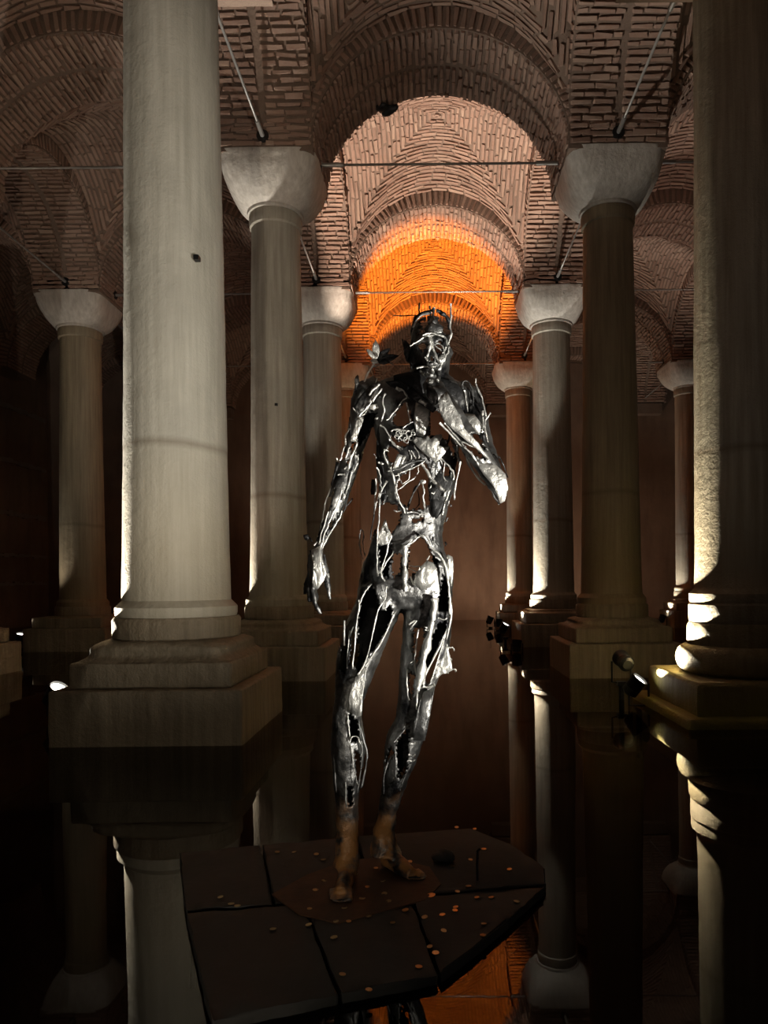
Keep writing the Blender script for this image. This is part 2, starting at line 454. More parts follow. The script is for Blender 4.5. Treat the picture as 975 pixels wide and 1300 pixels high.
# ------------------------------------------------------------------ columns
def column(x, y, rt, rb, label, neck=6.66, top_z=SPR, base_z=.98, plinth=.78, mat='marble', bmat='base', low=False, cap=.70, seed=0, roundbase=False):
    rr = random.Random(seed)
    root = empty('column', (x, y, 0)); tag(root, label, 'column')
    prof = []; N = 40
    z0 = base_z
    prof += [(rb*1.10, z0-.0), (rb*1.12, z0+.03), (rb*1.12, z0+.09), (rb*1.04, z0+.13)]
    for i in range(N+1):
        t_ = i/N; r = rb+(rt-rb)*(t_**.8); prof.append((r+rr.uniform(-.002, .002), z0+.15+(neck-.22-z0-.15)*t_))
    prof += [(rt*1.07, neck-.20), (rt*1.09, neck-.15), (rt*1.09, neck-.05), (rt*1.05, neck)]
    mb = MB(); mb.lathe(prof, n=48)
    # small chips and unevenness
    mb.v = [(px*(1+.006*math.sin(5*math.atan2(py, px)+pz*1.3+seed)), py*(1+.006*math.sin(5*math.atan2(py, px)+pz*1.3+seed)), pz) for px, py, pz in mb.v]
    sh = mb.build('shaft', M[mat], root); sharp(sh, 40)
    # capital: a bowl that turns from round to square
    mb = MB(); n = 64; rows = 14; v = []; f = []
    hgt = top_z-neck
    for r_ in range(rows+1):
        t_ = r_/rows
        half = rt*1.05+(cap*.98-rt*1.05)*math.sin(min(1, t_*1.05)*PI/2)**.62; z = neck+hgt*t_
        if r_ >= rows-1: half = cap*1.0; 
        p = 2+1.6*min(1, t_*3)+5*max(0, t_-.4)
        for k in range(n):
            a = 2*PI*k/n; ca, sa = math.cos(a), math.sin(a)
            rad = half/((abs(ca)**p+abs(sa)**p)**(1/p))
            rad *= 1+rr.uniform(-.006, .006)
            if r_ >= rows-1: rad *= 1+rr.uniform(-.012, .004)
            v.append((rad*ca, rad*sa, z))
    for i in range(rows):
        for k in range(n): f.append((i*n+k, i*n+(k+1) % n, (i+1)*n+(k+1) % n, (i+1)*n+k))
    f.append(tuple(reversed(range(n)))); f.append(tuple(range(rows*n, rows*n+n)))
    mb.add(v, f); cp = mb.build('capital', M['capital'], root); sharp(cp, 50)
    mb = MB(); mb.lathe([(rt*1.0, neck-.03), (rt*1.14, neck-.02), (rt*1.17, neck+.015), (rt*1.12, neck+.05), (rt, neck+.05)], n=40); sharp(mb.build('astragal', M['capital'], root), 60)
    B = M[bmat]
    if roundbase:
        mb = MB(); mb.lathe([(rb*1.10, z0-.20), (rb*1.12, z0-.18), (rb*1.13, z0-.02), (rb*1.10, z0)], n=48); sharp(mb.build('drum', M[mat], root))
        mb = MB(); mb.lathe([(rb*1.14, z0-.44), (rb*1.17, z0-.40), (rb*1.16, z0-.24), (rb*1.12, z0-.20)], n=48); sharp(mb.build('drum', B, root))
        mb = MB(); mb.lathe([(rb*1.25, z0-.72)]+[(rb*(1.17+.24*math.cos(a)), z0-.56+.14*math.sin(a)) for a in [(-.5+k/10)*PI for k in range(11)]]+[(rb*1.1, z0-.41)], n=48); sharp(mb.build('torus', B, root))
        v, f = box_vf((0, 0, .18), (plinth*1.86, plinth*1.86, .34)); o = mesh_obj('slab', v, f, B, root); bv(o, .06)
        v, f = box_vf((0, 0, -.20), (plinth*2.2, plinth*2.2, .50)); o = mesh_obj('plinth', v, f, B, root); bv(o, .05)
    else:
        top = z0; zs = top-.34; z1 = .42 if not low else .30
        mb = MB(); mb.lathe([(rb*1.12, zs+.14), (rb*1.17, zs+.16), (rb*1.18, top-.03), (rb*1.14, top)], n=48); sharp(mb.build('drum', B, root))
        # flared moulding between the round drum and the square slab
        v = []; f = []; n = 64; rows = 8
        hb = z1+.22
        for r_ in range(rows+1):
            t_ = r_/rows; z = (zs+.15)+(hb-(zs+.15))*t_
            half = rb*1.18+(plinth*.86-rb*1.18)*(t_**1.1)+.03*math.sin(t_*PI*2.0); p = 2+9*t_
            for k in range(n):
                a = 2*PI*k/n; ca, sa = math.cos(a), math.sin(a); rad = half/((abs(ca)**p+abs(sa)**p)**(1/p))
                v.append((rad*ca, rad*sa, z))
        for i in range(rows):
            for k in range(n): f.append((i*n+k, (i+1)*n+k, (i+1)*n+(k+1) % n, i*n+(k+1) % n))
        f.append(tuple(range(n))); f.append(tuple(reversed(range(rows*n, rows*n+n))))
        o = mesh_obj('moulding', v, f, B, root); sharp(o, 50)
        v, f = box_vf((0, 0, z1+.11), (plinth*1.76, plinth*1.76, .22)); bv(mesh_obj('slab', v, f, B, root), .035)
        v, f = box_vf((0, 0, z1/2-.25), (plinth*2.06, plinth*2.06, z1+.5)); bv(mesh_obj('plinth', v, f, B, root), .03)
    return root
def bv(o, w, seg=3):
    bm = bmesh.new(); bm.from_mesh(o.data)
    bmesh.ops.bevel(bm, geom=bm.edges[:], offset=w, segments=seg, affect='EDGES', profile=.6)
    bmesh.ops.subdivide_edges(bm, edges=[e for e in bm.edges if e.calc_length() > .3], cuts=8, use_grid_fill=True)
    rr = random.Random(int(w*1e4)+len(bm.verts))
    for vtx in bm.verts: vtx.co += Vector((rr.uniform(-1, 1), rr.uniform(-1, 1), rr.uniform(-1, 1)))*.004
    bm.to_mesh(o.data); bm.free(); sharp(o, 40)
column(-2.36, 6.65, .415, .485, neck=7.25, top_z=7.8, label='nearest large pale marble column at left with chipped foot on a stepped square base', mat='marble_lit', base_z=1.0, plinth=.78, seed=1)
column(3.16, 7.15, .415, .46, neck=7.55, top_z=8.0, label='largest column at the right edge, its left side brightly lit, yellow algae on the round base', mat='marble_algae', bmat='base_algae', base_z=1.06, plinth=.80, seed=2, roundbase=True)
column(-2.20, 10.4, .350, .425, 'column directly behind the nearest large left one, wide cup capital, left edge lit', mat='marble', seed=3, base_z=.97, plinth=.76)
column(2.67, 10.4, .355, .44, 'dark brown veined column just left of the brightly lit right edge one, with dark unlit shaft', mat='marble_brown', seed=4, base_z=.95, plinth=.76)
column(-2.22, 15.0, .395, .42, 'column partly hidden at the statue arm, third from the front in the left row', mat='marble', seed=5, base_z=.9)
column(2.63, 15.0, .385, .43, 'column with pale capital half in shadow and a bright lit left side, right of the statue elbow', mat='marble', seed=6, base_z=.9)
column(-2.27, 20.0, .34, .38, 'farthest column of the left row, orange tinted capital behind the statue shoulder', mat='marble', seed=7, base_z=.8, plinth=.7)
column(2.56, 20.0, .34, .36, 'slim farthest column of the right row, peach lit capital beside the statue raised elbow', mat='marble', seed=8, base_z=.85, plinth=.62)
column(7.32, 20.0, .33, .35, 'slim distant column with pale capital seen just left of the right edge column', mat='marble', seed=9, base_z=.95, plinth=.62)
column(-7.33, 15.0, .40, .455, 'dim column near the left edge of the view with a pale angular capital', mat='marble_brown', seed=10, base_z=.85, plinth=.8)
column(-7.25, 10.4, .38, .44, 'column outside the left edge, only the corner of its stone plinth showing', mat='marble', seed=11)
column(-7.28, 20.0, .36, .40, 'column hidden behind the nearest large left column, last row', mat='marble', seed=12)
column(7.35, 15.0, .38, .44, 'column hidden behind the right edge column, third row', mat='marble', seed=13)
column(7.35, 10.4, .38, .44, 'column out of sight right of the right edge column, second row', mat='marble', seed=14)

def dowel(px, py, Y, col, w=.05):
    p = P(px, py, Y); mb = MB(); mb.box((0, 0, 0), (w, .06, w*.9)); o = mb.build('dowel_hole_shade', M['lampblack'], col)  # black block standing for the shade inside a dowel hole
    o.location = (p.x-col.location.x, p.y-col.location.y, p.z)
    return o
cols = [o for o in COL.objects if o.name.startswith('column')]
dowel(250, 328, 6.29, cols[0], .045); dowel(351, 514, 10.03, cols[2], .04); dowel(757, 509, 10.30, cols[3], .04)
# black lump stands for the shade in a broken brick pocket, nearest cross arch
bm = bmesh.new(); bmesh.ops.create_icosphere(bm, subdivisions=3, radius=.10)
for q in bm.verts: q.co = Vector((q.co.x*1.6, q.co.y*1.2, q.co.z*.5))*(1+.3*math.sin(q.co.x*40+q.co.y*33))
m_ = bpy.data.meshes.new('broken_pocket_shade'); bm.to_mesh(m_); bm.free(); m_.materials.append(M['lampblack']); o = bpy.data.objects.new('broken_pocket_shade', m_); COL.objects.link(o); o.parent = ceil_; o.location = P(492, 143, 11.0)+Vector((0, 0, .05))-ceil_o
# ------------------------------------------------------------------ tie rods
def rod(a, b, label, r=.017, sleeve=True):
    a = Vector(a); b = Vector(b); mid = (a+b)/2
    root = empty('tie_rod', mid); tag(root, label, 'tie rod')
    d = (b-a).normalized(); mb = MB(); mb.tube([a-mid, b-mid], r, 10); mb.build('bar', M['rod'], root, smooth=True)
    if sleeve:
        for p, s in ((a, 1), (b, -1)):
            mb = MB(); mb.tube([p+d*s*.02-mid, p+d*s*.34-mid], r*1.75, 10); sharp(mb.build('turnbuckle', M['rod'], root))
            mb = MB(); mb.tube([p+d*s*.0-mid, p+d*s*.03-mid], .085, 14); sharp(mb.build('wall_plate', M['lampblack'], root))
    return root
ZR = 7.42
names_y = {1: 'second row arch', 2: 'third row arch', 3: 'fourth row arch'}
rows_t = {2: 'nearest', 3: 'second nearest', 4: 'third nearest'}
bays = {1: 'across the far left aisle', 2: 'across the central aisle', 3: 'across the right aisle'}
for j in (2, 3, 4):
    for i in (1, 2, 3):
        rod((GX[i]+W/2, GY[j], ZR), (GX[i+1]-W/2, GY[j], ZR), 'horizontal steel tie rod %s, %s of its kind' % (bays[i], rows_t[j]))
for j in (1, 2, 3, 4):
    for i in (1, 2, 3, 4):
        side = {1: 'far left line of columns', 2: 'left row of columns', 3: 'right row of columns', 4: 'far right line of columns'}[i]
        lab = {1: 'nearest', 2: 'second', 3: 'third', 4: 'last before the wall'}[j]
        y1 = GY[j+1]-W/2 if j < 4 else WALLY-.12
        rod((GX[i], GY[j]+W/2, ZR), (GX[i], y1, ZR), 'lengthwise tie rod over the %s, %s' % (side, lab))
        if j == 4:
            mb = MB(); mb.lathe([(.16, 0), (.24, .03), (.26, .06)], (0, 0, 0), 24, Matrix.Rotation(-PI/2, 3, 'X')); o = mb.build('anchor_disc', M['plaster']); o.location = (GX[i], WALLY-.06, ZR)
            tag(o, 'round anchor disc on the far wall above the %s' % side, 'anchor')

# ------------------------------------------------------------------ lamps in the water
def uplight(x, y, z, target, W_, color, cone, label, blend=.5, size=.05, on=True, lens=.075, glow=None):
    root = empty('spot_lamp', (x, y, 0)); tag(root, label, 'lamp')
    d = (Vector(target)-Vector((x, y, z))).normalized(); q = d.to_track_quat('Z', 'Y').to_matrix()
    mb = MB(); mb.lathe([(.05, -.19), (.075, -.17), (.078, -.15), (.078, -.11), (.088, -.10), (.088, -.02), (.094, -.01), (.094, .03), (.082, .03), (.080, .0)], (0, 0, z), 24, q)
    h = mb.build('housing', M['lampblack'], root); sharp(h)
    for k in range(5):
        mb = MB(); mb.lathe([(.088, -.165+.012*k), (.088, -.160+.012*k)], (0, 0, z), 20, q); mb.build('cooling_fin', M['lampblack'], root)
    mb = MB(); mb.lathe([(lens, .0), (lens, .008)], (0, 0, z), 24, q); mb.build('lens', M['lens_on' if on else 'lens_off'], root)
    for s in (-1, 1):
        mb = MB(); mb.tube([Vector((s*.105, 0, z-.03)), Vector((s*.105, 0, z-.26)), Vector((0, 0, z-.28))], .012, 6); mb.build('bracket_arm', M['lampblack'], root)
    mb = MB(); mb.tube([(0, 0, z-.27), (0, 0, -.6)], .03, 10); mb.build('post', M['lampblack'], root)
    mb = MB(); mb.box((0, 0, z-.20-.08), (.10, .08, .05)); mb.build('junction_box', M['lampblack'], root)
    if on and W_ > 0:
        l = lamp('SPOT', 'lamp_light', tuple(Vector((x, y, z))+d*.05), target, W_, color, size, cone, blend)
        l.parent = root; l.matrix_parent_inverse = Matrix.Translation((-x, -y, 0))
    return root
for a in UP: uplight(*a[0], **a[1])

# ------------------------------------------------------------------ the welded steel figure
D0 = 3.15
from mathutils import noise as mnoise
def steel(name, a, b, met=.9, r0=.30, r1=.52, rust=False, bumps=.7):
    t = NT(name); c = t.coord()
    n = t.noise(c, 7, 6, .65, .3); n2 = t.noise(c, 26, 5, .7, .6)
    col = t.mix(t.ramp(n, [(.38, (0,)*3), (.62, (1,)*3)]), a, b)
    if rust:
        g = t.n.new('ShaderNodeTexCoord'); sp = t.n.new('ShaderNodeSeparateXYZ'); t.l.new(g.outputs['Object'], sp.inputs[0])
        z = t.math('ADD', sp.outputs[2], t.math('MULTIPLY', t.noise(c, 9, 4), -.22))
        m = t.ramp(z, [(.08, (1,)*3), (.26, (0,)*3)])
        x = t.ramp(t.noise(c, 11, 4), [(.40, (0,)*3), (.56, (1,)*3)])
        m2 = t.mix(1.0, m, x, 'MULTIPLY')
        col = t.mix(m2, col, (.50, .24, .08))
        t.l.new(t.math('SUBTRACT', met, t.math('MULTIPLY', m2, .8)), t.b.inputs['Metallic'])
    else: t.b.inputs['Metallic'].default_value = met
    t.l.new(col, t.b.inputs['Base Color'])
    t.l.new(t.mix(n2, (r0,)*3, (r1,)*3), t.b.inputs['Roughness'])
    return t.set(Normal=t.bump(t.math('ADD', t.math('MULTIPLY', n2, .6), n), bumps, .012))
M['steel'] = steel('dark_welded_steel', (.022, .022, .024), (.30, .30, .29), rust=True)
M['steel_pale'] = steel('pale_lit_steel', (.50, .50, .47), (.78, .77, .72), .8, .28, .55, bumps=1.0)  # brightness of lit plates and rods put into the colour
M['steel_black_shade'] = steel('black_shaded_steel', (.012, .012, .013), (.04, .04, .04), .6, .35, .6)  # shade of unlit plates put into the colour; also black frame and stalk
M['coin'] = steel('brass_coin', (.35, .24, .10), (.62, .47, .24), .95, .25, .4, bumps=.1)

def crop(ox, oy, s):
    return lambda pts: [(ox+u/s, oy+v/s) for u, v in pts]
C_ = crop(440, 480, 6.094); D_ = crop(440, 620, 6.094); E_ = crop(410, 760, 5.417); F_ = crop(400, 920, 5.0)
G_ = crop(380, 480, 8.125); H_ = crop(380, 620, 7.65); J_ = crop(530, 470, 7.22); K_ = crop(500, 380, 9.29)

body = MB()
def loft(rows, n=22, p=2.3):
    """rows: (x left, x right, y, depth offset of the centre, half depth)"""
    v = []; f = []
    for xl, xr, y, dc, hd in rows:
        a = P(xl, y, D0+dc); b = P(xr, y, D0+dc); c = (a+b)/2; hw = (b-a)/2
        for k in range(n):
            t_ = 2*PI*k/n; ca, sa = math.cos(t_), math.sin(t_)
            r = 1/((abs(ca)**p+abs(sa)**p)**(1/p))
            v.append(c+hw*(r*ca)+Vector((0, hd*r*sa, 0)))
    for i in range(len(rows)-1):
        for k in range(n): f.append((i*n+k, i*n+(k+1) % n, (i+1)*n+(k+1) % n, (i+1)*n+k))
    f.append(tuple(reversed(range(n)))); f.append(tuple(range((len(rows)-1)*n, len(rows)*n)))
    body.add(v, f)
def limb(pts, flat=1.0, n=16):
    """pts: (x, y, depth offset, half width in px)"""
    q = [P(x, y, D0+d) for x, y, d, w in pts]
    body.tube(q, [w*(D0+d)/FPX for x, y, d, w in pts], n, True, flat)
# torso
loft([(524, 566, 462, .02, .055), (520, 566, 474, .02, .065), (500, 574, 481, .03, .09), (474, 588, 489, .03, .105), (466, 600, 500, .02, .12), (468, 600, 516, .01, .135),
      (474, 590, 535, 0, .15), (478, 584, 560, -.01, .155), (478, 580, 590, -.01, .15), (480, 577, 618, 0, .135), (480, 570, 640, 0, .12), (476, 565, 660, 0, .115),
      (474, 562, 680, .01, .12), (468, 564, 700, .02, .13), (460, 574, 718, .02, .14), (456, 576, 740, .02, .14), (457, 574, 758, .02, .13), (462, 566, 772, .02, .10)])
# head
loft([(536, 556, 404, .0, .03), (529, 564, 409, .0, .07), (524, 569, 418, .0, .10), (521, 571, 432, 0, .12), (521, 571, 446, -.005, .12), (522, 571, 458, -.01, .11), (524, 569, 470, -.01, .10), (528, 565, 482, -.01, .085), (534, 560, 492, -.02, .065), (538, 556, 498, -.03, .045)], p=2.1)
for pts, fl in (([(548, 440, -.11, 3), (547, 452, -.135, 4), (546, 461, -.15, 5.5), (546, 465, -.12, 5)], 1),
                ([(524, 437, -.09, 3), (536, 433, -.12, 4.5), (548, 432, -.125, 4.5), (560, 432, -.12, 4.5), (568, 437, -.09, 3)], 1),
                ([(534, 470, -.10, 3), (546, 467, -.125, 3.5), (556, 471, -.10, 3)], 1), ([(536, 476, -.095, 3), (546, 476, -.115, 3.6), (554, 477, -.095, 3)], 1),
                ([(540, 490, -.08, 5), (550, 490, -.085, 6)], 1),
                ([(520, 440, .0, 3), (516, 446, .0, 5), (518, 456, .0, 5), (523, 462, 0, 3)], .7), ([(571, 440, .0, 2), (573, 448, .0, 4), (570, 458, 0, 2)], .7)):
    limb(pts, fl, 10)
# hanging arm at the left
limb([(482, 494, .02, 19), (466, 501, .02, 20), (461, 520, .02, 17), (456, 545, .02, 14.5), (449, 572, .01, 13), (441, 597, 0, 12.5), (433, 620, -.01, 13), (424, 645, -.02, 11.5), (414, 672, -.03, 8.5), (405, 695, -.04, 6.2), (403, 708, -.045, 7)])
limb([(403, 704, -.045, 7), (403, 718, -.05, 10.5), (404, 730, -.05, 11.5), (405, 739, -.05, 9)], .5)
for f_ in ([(398, 733, -.065, 4.2), (397, 750, -.07, 3.8), (400, 765, -.075, 3.4), (407, 780, -.07, 2.8)],
           [(399, 735, -.035, 4.0), (400, 751, -.045, 3.6), (404, 763, -.055, 3.0)],
           [(395, 733, -.015, 4.0), (392, 749, -.012, 3.6), (394, 764, -.02, 3.0)],
           [(392, 728, .010, 3.8), (388, 742, .016, 3.3), (388, 754, .012, 2.8)],
           [(410, 716, -.055, 4.6), (415, 734, -.065, 4.0), (417, 748, -.07, 3.6), (419, 762, -.07, 3.0)]): limb(f_, 1, 8)
# raised arm at the right: upper arm down to the elbow, forearm back up to the chin
limb([(580, 497, .03, 15), (596, 506, .03, 17), (604, 525, 0, 14), (612, 548, -.05, 11), (620, 575, -.11, 10), (628, 602, -.17, 10), (634, 622, -.20, 9)])
limb([(637, 636, -.20, 5), (634, 622, -.21, 10), (624, 602, -.24, 13), (610, 580, -.27, 14.5), (597, 562, -.28, 14), (584, 543, -.28, 13.5), (575, 526, -.27, 13), (566, 508, -.25, 10), (560, 497, -.23, 8)])
limb([(561, 500, -.23, 8.5), (555, 492, -.215, 10), (549, 485, -.20, 9)], .75)
for f_ in ([(552, 484, -.21, 4), (546, 480, -.215, 3.6), (541, 482, -.20, 3)], [(551, 489, -.225, 4), (543, 487, -.23, 3.7), (538, 490, -.20, 3.2)],
           [(551, 494, -.23, 4), (543, 494, -.235, 3.6), (538, 497, -.20, 3.0)], [(553, 499, -.23, 3.6), (547, 501, -.23, 3.2), (541, 503, -.20, 2.8)],
           [(556, 484, -.20, 4.2), (557, 476, -.185, 3.6), (553, 470, -.165, 2.8)]): limb(f_, 1, 8)
# legs
loft([(456, 512, 742, .02, .13), (452, 511, 765, .02, .135), (442, 506, 785, .01, .13), (434, 494, 808, 0, .125), (428, 483, 835, -.01, .12), (426, 472, 862, -.02, .11), (425, 461, 890, -.03, .095), (422, 458, 912, -.04, .085), (421, 463, 935, -.03, .09), (422, 463, 955, -.02, .10), (423, 460, 980, -.01, .10), (425, 456, 1005, -.01, .08), (427, 455, 1030, -.02, .06), (427, 454, 1060, -.03, .05), (426, 455, 1085, -.04, .055), (424, 456, 1100, -.06, .08)])
loft([(512, 575, 742, .03, .13), (513, 574, 770, .03, .13), (512, 573, 800, .02, .125), (510, 570, 825, .02, .12), (508, 562, 850, .01, .11), (506, 553, 870, .01, .10), (505, 548, 890, .0, .09), (502, 543, 910, .0, .085), (491, 539, 935, .02, .09), (488, 532, 958, .04, .095), (486, 522, 980, .05, .09), (484, 512, 1005, .06, .075), (481, 504, 1030, .07, .058), (475, 501, 1055, .08, .055), (471, 504, 1072, .08, .065), (470, 512, 1084, .07, .075)])
limb([(446, 1098, -.02, 12), (441, 1112, -.10, 13), (436, 1126, -.19, 13), (433, 1136, -.25, 12)], .75)
for k, (x, y, w) in enumerate(((446, 1142, 4.5), (440, 1145, 3.8), (434, 1146, 3.6), (428, 1144, 3.4), (422, 1141, 3.2))): limb([(x-1, y-12, -.20, w+1), (x-2, y-3, -.26, w), (x-2, y+2, -.28, w*.8)], .9, 8)
limb([(490, 1086, .09, 14), (504, 1096, .03, 13), (516, 1107, -.02, 12), (523, 1112, -.05, 11)], .7)
for k, (x, y, w) in enumerate(((518, 1120, 4), (524, 1121, 3.5), (530, 1120, 3.4), (535, 1118, 3.2), (538, 1114, 3))): limb([(x-8, y-10, -.01, w+1), (x-1, y-4, -.05, w), (x+2, y, -.07, w*.8)], .9, 8)

ro = body.build('body_src')
rm = ro.modifiers.new('r', 'REMESH'); rm.mode = 'VOXEL'; rm.voxel_size = .0085
sm = ro.modifiers.new('s', 'SMOOTH'); sm.factor = .5; sm.iterations = 3
dg = bpy.context.evaluated_depsgraph_get()
me = bpy.data.meshes.new_from_object(ro.evaluated_get(dg), depsgraph=dg)
bpy.data.objects.remove(ro)

THR = []   # polygons cut right through the shell
FRO = []   # polygons cut only from the front plates
THR += [C_([(455,175),(500,250),(510,330),(430,385),(370,370),(340,320),(410,220)]),
 C_([(345,430),(400,480),(500,470),(480,520),(400,545),(330,480)]),
 C_([(320,520),(400,560),(410,590),(360,690),(320,640),(300,570)]),
 C_([(640,250),(720,240),(760,340),(840,440),(790,520),(730,450),(640,450)]),
 C_([(410,760),(600,640),(640,700),(650,975),(400,975),(380,850)]),
 C_([(740,640),(815,700),(800,770),(750,790)]), C_([(770,470),(860,520),(840,640),(800,560)]),
 D_([(390,0),(640,0),(650,100),(600,165),(480,170),(400,60)]),
 D_([(265,90),(390,130),(430,200),(390,300),(350,350),(300,300),(215,370),(210,220)]),
 D_([(480,440),(580,360),(650,460),(650,490),(690,590),(640,560),(560,640),(480,700),(475,600)]),
 D_([(365,500),(425,500),(420,640),(360,700),(350,600)]),
 D_([(500,240),(590,225),(600,250),(510,275)]),
 E_([(190,240),(215,200),(245,340),(240,460),(215,480),(180,440)]),
 E_([(800,330),(830,280),(800,400),(750,570),(710,600),(700,540)]),
 E_([(620,200),(690,200),(700,280),(660,380),(640,460),(620,380)]),
 E_([(590,480),(630,540),(620,640),(600,700),(585,600)]), E_([(590,850),(600,870),(530,960),(505,975)]),
 F_([(250,150),(290,190),(310,290),(270,400),(255,250)]), F_([(480,130),(500,170),(440,330),(435,250)]),
 F_([(605,240),(565,340),(530,370),(560,280)]),
 H_([(300,30),(350,0),(300,180),(240,330),(225,290)]), H_([(330,260),(330,320),(240,470),(240,420)]), H_([(350,290),(400,220),(330,370),(270,450)]),
 G_([(410,790),(470,740),(500,800),(430,850)]), G_([(520,700),(580,650),(560,760),(530,800)]), G_([(480,840),(530,820),(490,960)]),
 K_([(300,250),(400,200),(410,300),(350,350),(290,300)]), K_([(510,220),(590,210),(650,300),(650,440),(580,400),(570,330),(520,290)]),
 K_([(290,340),(380,350),(350,400),(260,430)]), K_([(270,520),(380,500),(390,580),(340,640),(290,590)]),
 K_([(470,540),(560,480),(590,560),(560,660),(500,630)]), K_([(440,640),(480,740),(410,750)])]
ATHR = [J_([(390,640),(540,720),(640,820),(520,790),(430,720)]), J_([(490,575),(550,575),(600,660),(640,740),(560,690)]), J_([(290,490),(340,520),(350,600),(300,540)])]
FRO += [D_([(190,730),(260,900),(300,985),(100,985),(110,850)]), E_([(245,-5),(385,-5),(390,60),(350,190),(300,420),(240,520),(245,370),(240,200)]),
 E_([(450,50),(485,70),(480,130),(420,260),(300,420),(340,290),(380,150)]),
 D_([(755,640),(790,760),(800,940),(700,940),(740,720)]), E_([(795,-5),(860,-5),(860,90),(790,90)]), E_([(790,170),(850,150),(850,200),(700,510),(690,440),(740,300)]),
 D_([(650,490),(730,560),(700,620),(690,590)]), D_([(240,450),(350,400),(360,690),(290,700),(260,640)]),
 E_([(175,790),(240,830),(260,985),(190,985)]), F_([(215,-5),(270,-5),(280,90),(225,90)]), F_([(200,380),(240,400),(240,520),(210,520)]),
 F_([(520,100),(600,20),(590,230),(530,350),(515,200)]), G_([(800,330),(800,420),(690,620),(600,730),(600,600),(650,420),(700,370)]),
 C_([(520,150),(640,200),(640,250),(540,190)]), E_([(120,170),(150,340),(150,520),(110,500)]), K_([(440,790),(510,800),(490,830)])]
def inside(poly, x, y):
    c = False; n = len(poly); j = n-1
    for i in range(n):
        xi, yi = poly[i]; xj, yj = poly[j]
        if (yi > y) != (yj > y) and x < (xj-xi)*(y-yi)/(yj-yi)+xi: c = not c
        j = i
    return c
def bb(p): return (min(q[0] for q in p), max(q[0] for q in p), min(q[1] for q in p), max(q[1] for q in p))
def proj(w):
    dx = w.x*FPX/w.y; dy = -(w.z-CAMZ)*FPX/w.y
    return VX+dx+ROLL*dy, VY+dy-ROLL*dx
bm = bmesh.new(); bm.from_mesh(me)
LST = [(p, bb(p), 0) for p in THR]+[(p, bb(p), 1) for p in FRO]+[(p, bb(p), 2) for p in ATHR]
kill = []
rj = random.Random(3)
for fc in bm.faces:
    c = fc.calc_center_median(); x, y = proj(c); arm = c.y < D0-.18 and x > 536 and y < 650 and y > 455
    x += 1.1*math.sin(y*.9+c.y*30)+rj.uniform(-.3, .3); y += 1.1*math.sin(x*.8+2)
    for p, b, md in LST:
        if b[0] <= x <= b[1] and b[2] <= y <= b[3] and inside(p, x, y):
            if md == 0 and not arm: kill.append(fc); break
            if md == 1 and not arm and fc.normal.y < .15: kill.append(fc); break
            if md == 2 and x > 565: kill.append(fc); break
bmesh.ops.delete(bm, geom=kill, context='FACES')
# drop crumbs left by the cutting
seen = set(); drop = []
bm.faces.ensure_lookup_table()
for f0 in bm.faces:
    if f0.index in seen: continue
    st = [f0]; comp = []; seen.add(f0.index)
    while st:
        q = st.pop(); comp.append(q)
        for e in q.edges:
            for g in e.link_faces:
                if g.index not in seen: seen.add(g.index); st.append(g)
    if len(comp) < 120: drop += comp
bmesh.ops.delete(bm, geom=drop, context='FACES')
for v_ in bm.verts:   # hammered, lumpy sheet
    c = v_.co
    h = mnoise.noise(c*17)*.0055+mnoise.noise(c*48)*.0032+mnoise.noise(c*95)*.0018
    v_.co += v_.normal*h
    if v_.co.z < .006: v_.co.z = .006+(v_.co.z-.006)*.05
bm.to_mesh(me); bm.free()
me.polygons.foreach_set('use_smooth', [True]*len(me.polygons))
STA = empty('steel_sculpture', (-.33, D0, -.03))
tag(STA, 'standing openwork figure welded from dark steel scraps, one hand raised to its chin', 'sculpture')
def adopt(o, mat=None):
    o.parent = STA; o.matrix_parent_inverse = Matrix.Translation(-STA.location)
    if mat: o.data.materials.clear(); o.data.materials.append(mat)
    return o
bo = bpy.data.objects.new('body', me); COL.objects.link(bo); me.materials.clear(); me.materials.append(M['steel']); me.materials.append(M['steel_black_shade']); adopt(bo)
so = bo.modifiers.new('sheet', 'SOLIDIFY'); so.thickness = .007; so.offset = -1; so.material_offset = 1  # inner shell takes the black steel, cavity shade put into its colour
print('body faces', len(me.polygons))

def sm_path(pts, k=3):
    """catmull-rom"""
    if len(pts) < 3: return pts
    out = []
    for i in range(len(pts)-1):
        p0 = pts[max(i-1, 0)]; p1 = pts[i]; p2 = pts[i+1]; p3 = pts[min(i+2, len(pts)-1)]
        for j in range(k):
            t_ = j/k
            out.append(tuple(.5*((2*b)+(-a+c)*t_+(2*a-5*b+4*c-d)*t_*t_+(-a+3*b-3*c+d)*t_**3) for a, b, c, d in zip(p0, p1, p2, p3)))
    out.append(pts[-1]); return out
def wr(pts, dy, r=1.1, mat='steel_pale', name='welded_rod', bead=True, label=None):
    """rod along photo points at depth offset dy (number, or one per end)"""
    n = len(pts)
    d = [dy]*n if not isinstance(dy, tuple) else [dy[0]+(dy[1]-dy[0])*i/(n-1) for i in range(n)]
    q = sm_path([(x, y, z) for (x, y), z in zip(pts, d)])
    rr = random.Random(int(pts[0][0]*13+pts[0][1]*7))
    mb = MB(); mb.tube([P(x, y, D0+z)+Vector((rr.uniform(-1, 1), rr.uniform(-1, 1), rr.uniform(-1, 1)))*.0022 for x, y, z in q],
                       [r*.82*rr.uniform(.6, 1.4)*D0/FPX for _ in q], 7)
    o = mb.build(name, M[mat], None, smooth=True); adopt(o)
    if label: o['label'] = label
    return o
